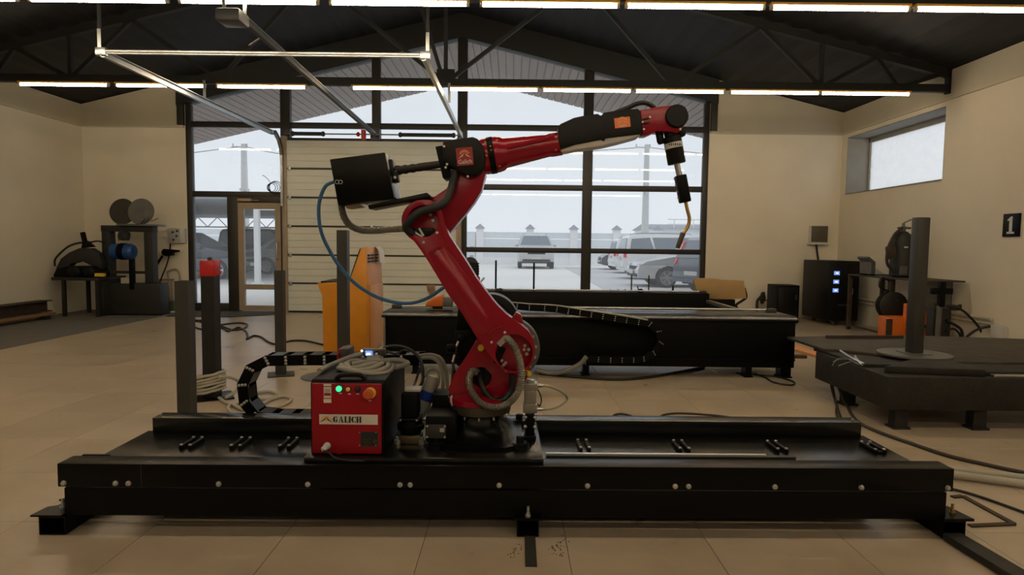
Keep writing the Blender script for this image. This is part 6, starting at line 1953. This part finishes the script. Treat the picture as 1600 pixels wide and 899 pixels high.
# ================================================================== BACK LEFT CORNER
bn = thing('work_bench', 'low dark bench with a cut-off saw against the left wall', 'bench', (-7.2, 10.6, 0))
bz = W(110, 433, 10.5).z
bx0, bx1 = W(88, 440, 10.5).x, W(163, 440, 10.5).x
MB().box(bx0 + .02, bx1, 10.35, 11.1, bz - .05, bz).build('bench_top', 'bench_dark', bn, bevel=.006)
for x in (W(105, 440, 10.5).x, bx1 - .06):
    for y in (10.42, 11.02):
        MB().box(x - .025, x + .025, y - .025, y + .025, 0, bz - .05).build('leg', 'rust', bn)
MB().box(W(140, 0, 10.6).x, bx1 - .02, 10.5, 11.0, .02, bz - .05).build('lower_cabinet', 'rust', bn, bevel=.006)
sa = thing('cut_off_saw', 'dark cut-off saw with curved guard and raised handle on the bench', 'saw', (-7.0, 10.6, bz))
MB().prism(PP([(92, 430), (93, 418), (100, 404), (112, 395), (128, 388), (146, 388), (158, 396), (163, 410), (160, 424), (150, 416), (132, 408), (116, 412), (108, 422), (106, 430)], 10.6), 10.52, 10.66).build('blade_guard', 'bench_dark', sa, bevel=.012)
MB().prism(PP([(88, 430), (93, 420), (112, 416), (150, 416), (160, 425), (160, 434), (90, 434)], 10.5), 10.42, 10.75).build('saw_base', 'black_matte', sa, bevel=.015)
MB().bar(W(134, 384, 10.55), W(129, 363, 10.55), .07, .05, up=(0, 1, 0)).prism(PP([(128, 388), (131, 375), (137, 377), (148, 386)], 10.55), 10.52, 10.6).build('handle', 'black_matte', sa, bevel=.01)
MB().tube(PW([(86, 416, 10.5), (86, 406, 10.5), (94, 396, 10.5), (106, 386, 10.5), (118, 381, 10.5), (130, 379, 10.5)]), .018, n=6).tube(PW([(140, 379, 10.55), (152, 377, 10.55), (163, 379, 10.55)]), .014, n=6).build('saw_cable', 'cable_black', sa)
MB().box(W(135, 0, 10.4).x, W(150, 0, 10.4).x, 10.38, 10.43, W(140, 432, 10.4).z, W(140, 427, 10.4).z).build('wood_block', 'yellow_plug', sa)
MB().lathe(W(118, 425, 10.42), (0, -1, 0), [(0, .10), (.05, .10), (.07, .06)], 20).lathe(W(142, 425, 10.42), (0, -1, 0), [(0, .08), (.05, .08), (.07, .04)], 20).build('saw_motor', 'black_plastic', sa)

pr = thing('press_frame', 'dark steel press frame with solid lower cabinet near the entrance', 'press', (W(200, 492, 10.75).x, 10.8, 0))
Yp = 10.7
zt, zc_ = W(200, 353, Yp).z, W(200, 443, Yp).z
x0, x1 = W(160, 420, Yp).x, W(238, 420, Yp).x
for x in (x0, x1 - .13):
    MB().box(x, x + .14, Yp, Yp + .16, zc_, zt).build('upright', 'bench_dark', pr, bevel=.008)
MB().box(x0 - .006, x1 + .016, Yp - .008, Yp + .168, zt - .10, zt + .004).build('head_beam', 'bench_dark', pr, bevel=.008)
MB().box(W(154, 0, Yp).x, W(240, 0, Yp).x, Yp - .03, Yp + .24, 0.02, zc_).build('lower_cabinet', 'bench_dark', pr, bevel=.01)
MB().box(x0 + .1, x1 - .05, Yp + .02, Yp + .14, W(200, 428, Yp).z, W(200, 424, Yp).z).build('cross_bar', 'bench_dark', pr)
MB().box(W(192, 0, Yp).x, W(199, 0, Yp).x, Yp - .05, Yp + .02, W(195, 452, Yp).z, W(195, 400, Yp).z).build('ram', 'black_matte', pr, bevel=.006)
MB().box(W(177, 0, Yp).x, W(191, 0, Yp).x, Yp - .02, Yp + .1, W(185, 444, Yp).z, W(185, 434, Yp).z).build('spacer_block', 'cable_white', pr)
bm_ = thing('blue_motor', 'blue electric motor mounted inside the dark press frame', 'motor', W(195, 405, 10.62))
c_ = W(176, 393, 10.65)
MB().lathe(c_, (1, 0, 0), [(0, .10), (.01, .13), (.12, .13), (.13, .11)], 24).build('fan_cover', 'blue_motor', bm_)
MB().lathe(c_ + Vector((.13, 0, 0)), (1, 0, 0), [(0, .11), (.01, .14), (.10, .14), (.10, .11)], 24).build('centre_ring', 'black_matte', bm_)
MB().lathe(c_ + Vector((.22, 0, 0)), (1, 0, 0), [(0, .13), (.10, .13), (.14, .10), (.15, .04)], 24).build('end_bell', 'blue_motor', bm_)
MB().lathe(W(195, 376, 10.62), (0, 0, 1), [(0, .06), (.04, .08), (.12, .09), (.16, .05)], 14).build('pump_head', 'bench_dark', bm_)
MB().tube(PW([(186, 376, 10.6), (185, 366, 10.62), (190, 360, 10.66)]), .012, n=6).build('oil_pipe', 'rust_bar', bm_)
for nm, lab, px, m_, dy in (('saw_disc', 'dark round saw disc leaning on top of the press frame', 192, 'disc_black', .06), ('saw_disc', 'light grey round disc leaning on top of the press frame', 221, 'disc_grey', 0)):
    c_ = W(px, 331, 10.72 + dy)
    d_ = MB().lathe(c_, (0, -1, .12), [(0, .215), (.012, .22), (.02, .215), (.022, .06), (.03, .06), (.03, .02)], 36).build(nm, m_)
    tag(d_, lab, 'disc', group='discs on the press frame')
tag(MB().box(W(177, 0, 10.7).x, W(240, 0, 10.7).x, 10.6, 10.9, zt, zt + .03).build('shelf_board', 'disc_grey', bevel=.003), 'thin grey shelf board lying on top of the press frame', 'board')
jk = thing('small_clamp', 'small pale hand clamp in front of the grey disc', 'clamp', W(222, 350, 10.6))
MB().prism(PP([(213, 352), (216, 343), (224, 340), (227, 343), (222, 347), (219, 352)], 10.62), 10.60, 10.64).bar(W(225, 349, 10.62), W(232, 338, 10.62), .03, .02).bar(W(236, 346, 10.62), W(247, 341, 10.62), .015, .015).build('jaw', 'disc_grey', jk, bevel=.003)

# spray gun on the wall with hose, socket box, pipes, can
gn = thing('spray_gun', 'black pressure-washer gun hanging slanted on the back wall', 'gun', W(258, 395, 11.4))
MB().prism(PP([(253, 393), (256, 389), (268, 390), (280, 391), (280, 394), (272, 395), (266, 400), (258, 400), (254, 398)], 11.38), 11.35, 11.41).build('grip', 'black_matte', gn, bevel=.008)
MB().tube(PW([(254, 400, 11.38), (246, 412, 11.38), (239, 426, 11.38)]), .022, n=8).build('lance', 'black_matte', gn)
MB().tube(PW([(271, 394, 11.4), (272, 398, 11.4), (265, 399, 11.4)]), .01, n=6).build('trigger_guard', 'black_matte', gn)
tag(MB().tube(PW([(266, 381, 11.42), (265, 395, 11.40), (261, 412, 11.40), (254, 430, 11.40), (247, 447, 11.40), (243, 452, 11.42)]), .013, n=6).tube(PW([(235, 368, 11.2), (239, 388, 11.2), (245, 404, 11.25)]), .018, n=6).build('washer_hose', 'cable_black'), 'thin black hose hanging down the wall below the socket box', 'hose')
sb = thing('socket_unit', 'grey socket panel with round outlets on the wall beside the glazing', 'socket', W(277, 380, YB - .06))
s0, s1 = W(264, 380, YB - .08), W(288, 357, YB - .08)
MB().box(s0.x, s1.x - .08, YB - .10, YB, s0.z, s1.z).build('front_box', 'grey_plastic', sb, bevel=.012)
MB().box(s1.x - .09, s1.x, YB - .08, YB, s0.z + .0, s1.z - .0).build('side_box', 'white_plastic', sb, bevel=.008)
m = MB()
for px, py in ((270, 363), (276, 369), (271, 375), (277, 361)):
    m.lathe(W(px, py, YB - .10), (0, -1, 0), [(0, .02), (.012, .018), (.012, .012)], 10)
m.build('outlet', 'post_grey', sb)
wp = thing('wall_pipes', 'thin painted water pipes on the wall left of the glazing', 'pipe', W(270, 450, YB - .04))
for pts in ([(262, 425), (270, 421), (278, 423), (281, 432), (281, 440)], [(262, 424), (264, 445), (266, 470), (268, 490)], [(245, 437), (258, 437), (272, 437)], [(245, 450), (258, 450)], [(268, 440), (270, 470), (273, 488)]):
    MB().tube(PW(pts, YB - .05), .014, n=7, sub=3).build('pipe', 'frame_bronze', wp)
cn = tag(MB().box(W(245, 0, 11.2).x, W(267, 0, 11.2).x, 11.1, 11.35, 0.0, W(255, 470, 11.2).z).build('jerry_can', 'green_can', bevel=.03), 'dark green can on the floor below the water pipes', 'can')
MB().lathe(W(250, 470, 11.2), (0, 0, 1), [(0, .03), (.03, .03)], 10).tube(PW([(255, 470, 11.2), (257, 466, 11.2), (262, 466, 11.2), (264, 470, 11.2)]), .012, n=6).build('can_handle', 'green_can', cn)
MB().lathe(W(265, 487, 11.0), (.9, -.3, .2), [(0, .015), (.22, .015)], 8)
tag(MB().cyl((W(266, 488, 11.0).x, 11.0, .022), (W(279, 484, 11.1).x, 11.15, .022), .02, n=8).build('short_pipe', 'cable_white'), 'short pale pipe on the floor beside the green can', 'pipe')
# long rusty beam along the left wall
bmn = thing('stored_beam', 'long rusty steel beam stored on blocks along the left wall', 'beam', (-7.4, 9.2, 0))
MB().prism([(-7.62, .10), (-7.42, .10), (-7.42, .115), (-7.51, .115), (-7.51, .265), (-7.42, .265), (-7.42, .28), (-7.62, .28), (-7.62, .265), (-7.53, .265), (-7.53, .115), (-7.62, .115)], 5.5, 10.3).build('beam', 'rust_bar', bmn)
MB().box(-7.40, -7.30, 5.5, 10.2, .06, .10).box(-7.45, -7.38, 5.5, 10.2, .02, .05).build('plank', 'wood', bmn)
for y in (6.5, 8.3, 10.0):
    MB().box(-7.65, -7.28, y - .05, y + .05, 0, .10 if False else .06).box(-7.62, -7.42, y - .05, y + .05, .06, .10).build('block', 'rust', bmn)

# coil of wire on the transom above the entrance
wc = MB()
c_ = W(424, 295, YB - .03)
for k in range(4):
    wc.tube([c_ + Vector((.03 * k + (.075 + .012 * k) * math.cos(th), -.01 * k, .02 + (.075 + .012 * k) * math.sin(th))) for th in [2 * PI * j / 16 for j in range(16)]], .006, n=5, sub=2, closed=True)
wc.tube(PW([(424, 288, YB - .03), (420, 282, YB - .03), (414, 276, YB - .03), (410, 274, YB - .03)]), .005, n=5)
tag(wc.build('wire_coil', 'cable_black'), 'small coil of black wire on the transom above the entrance door', 'wire')
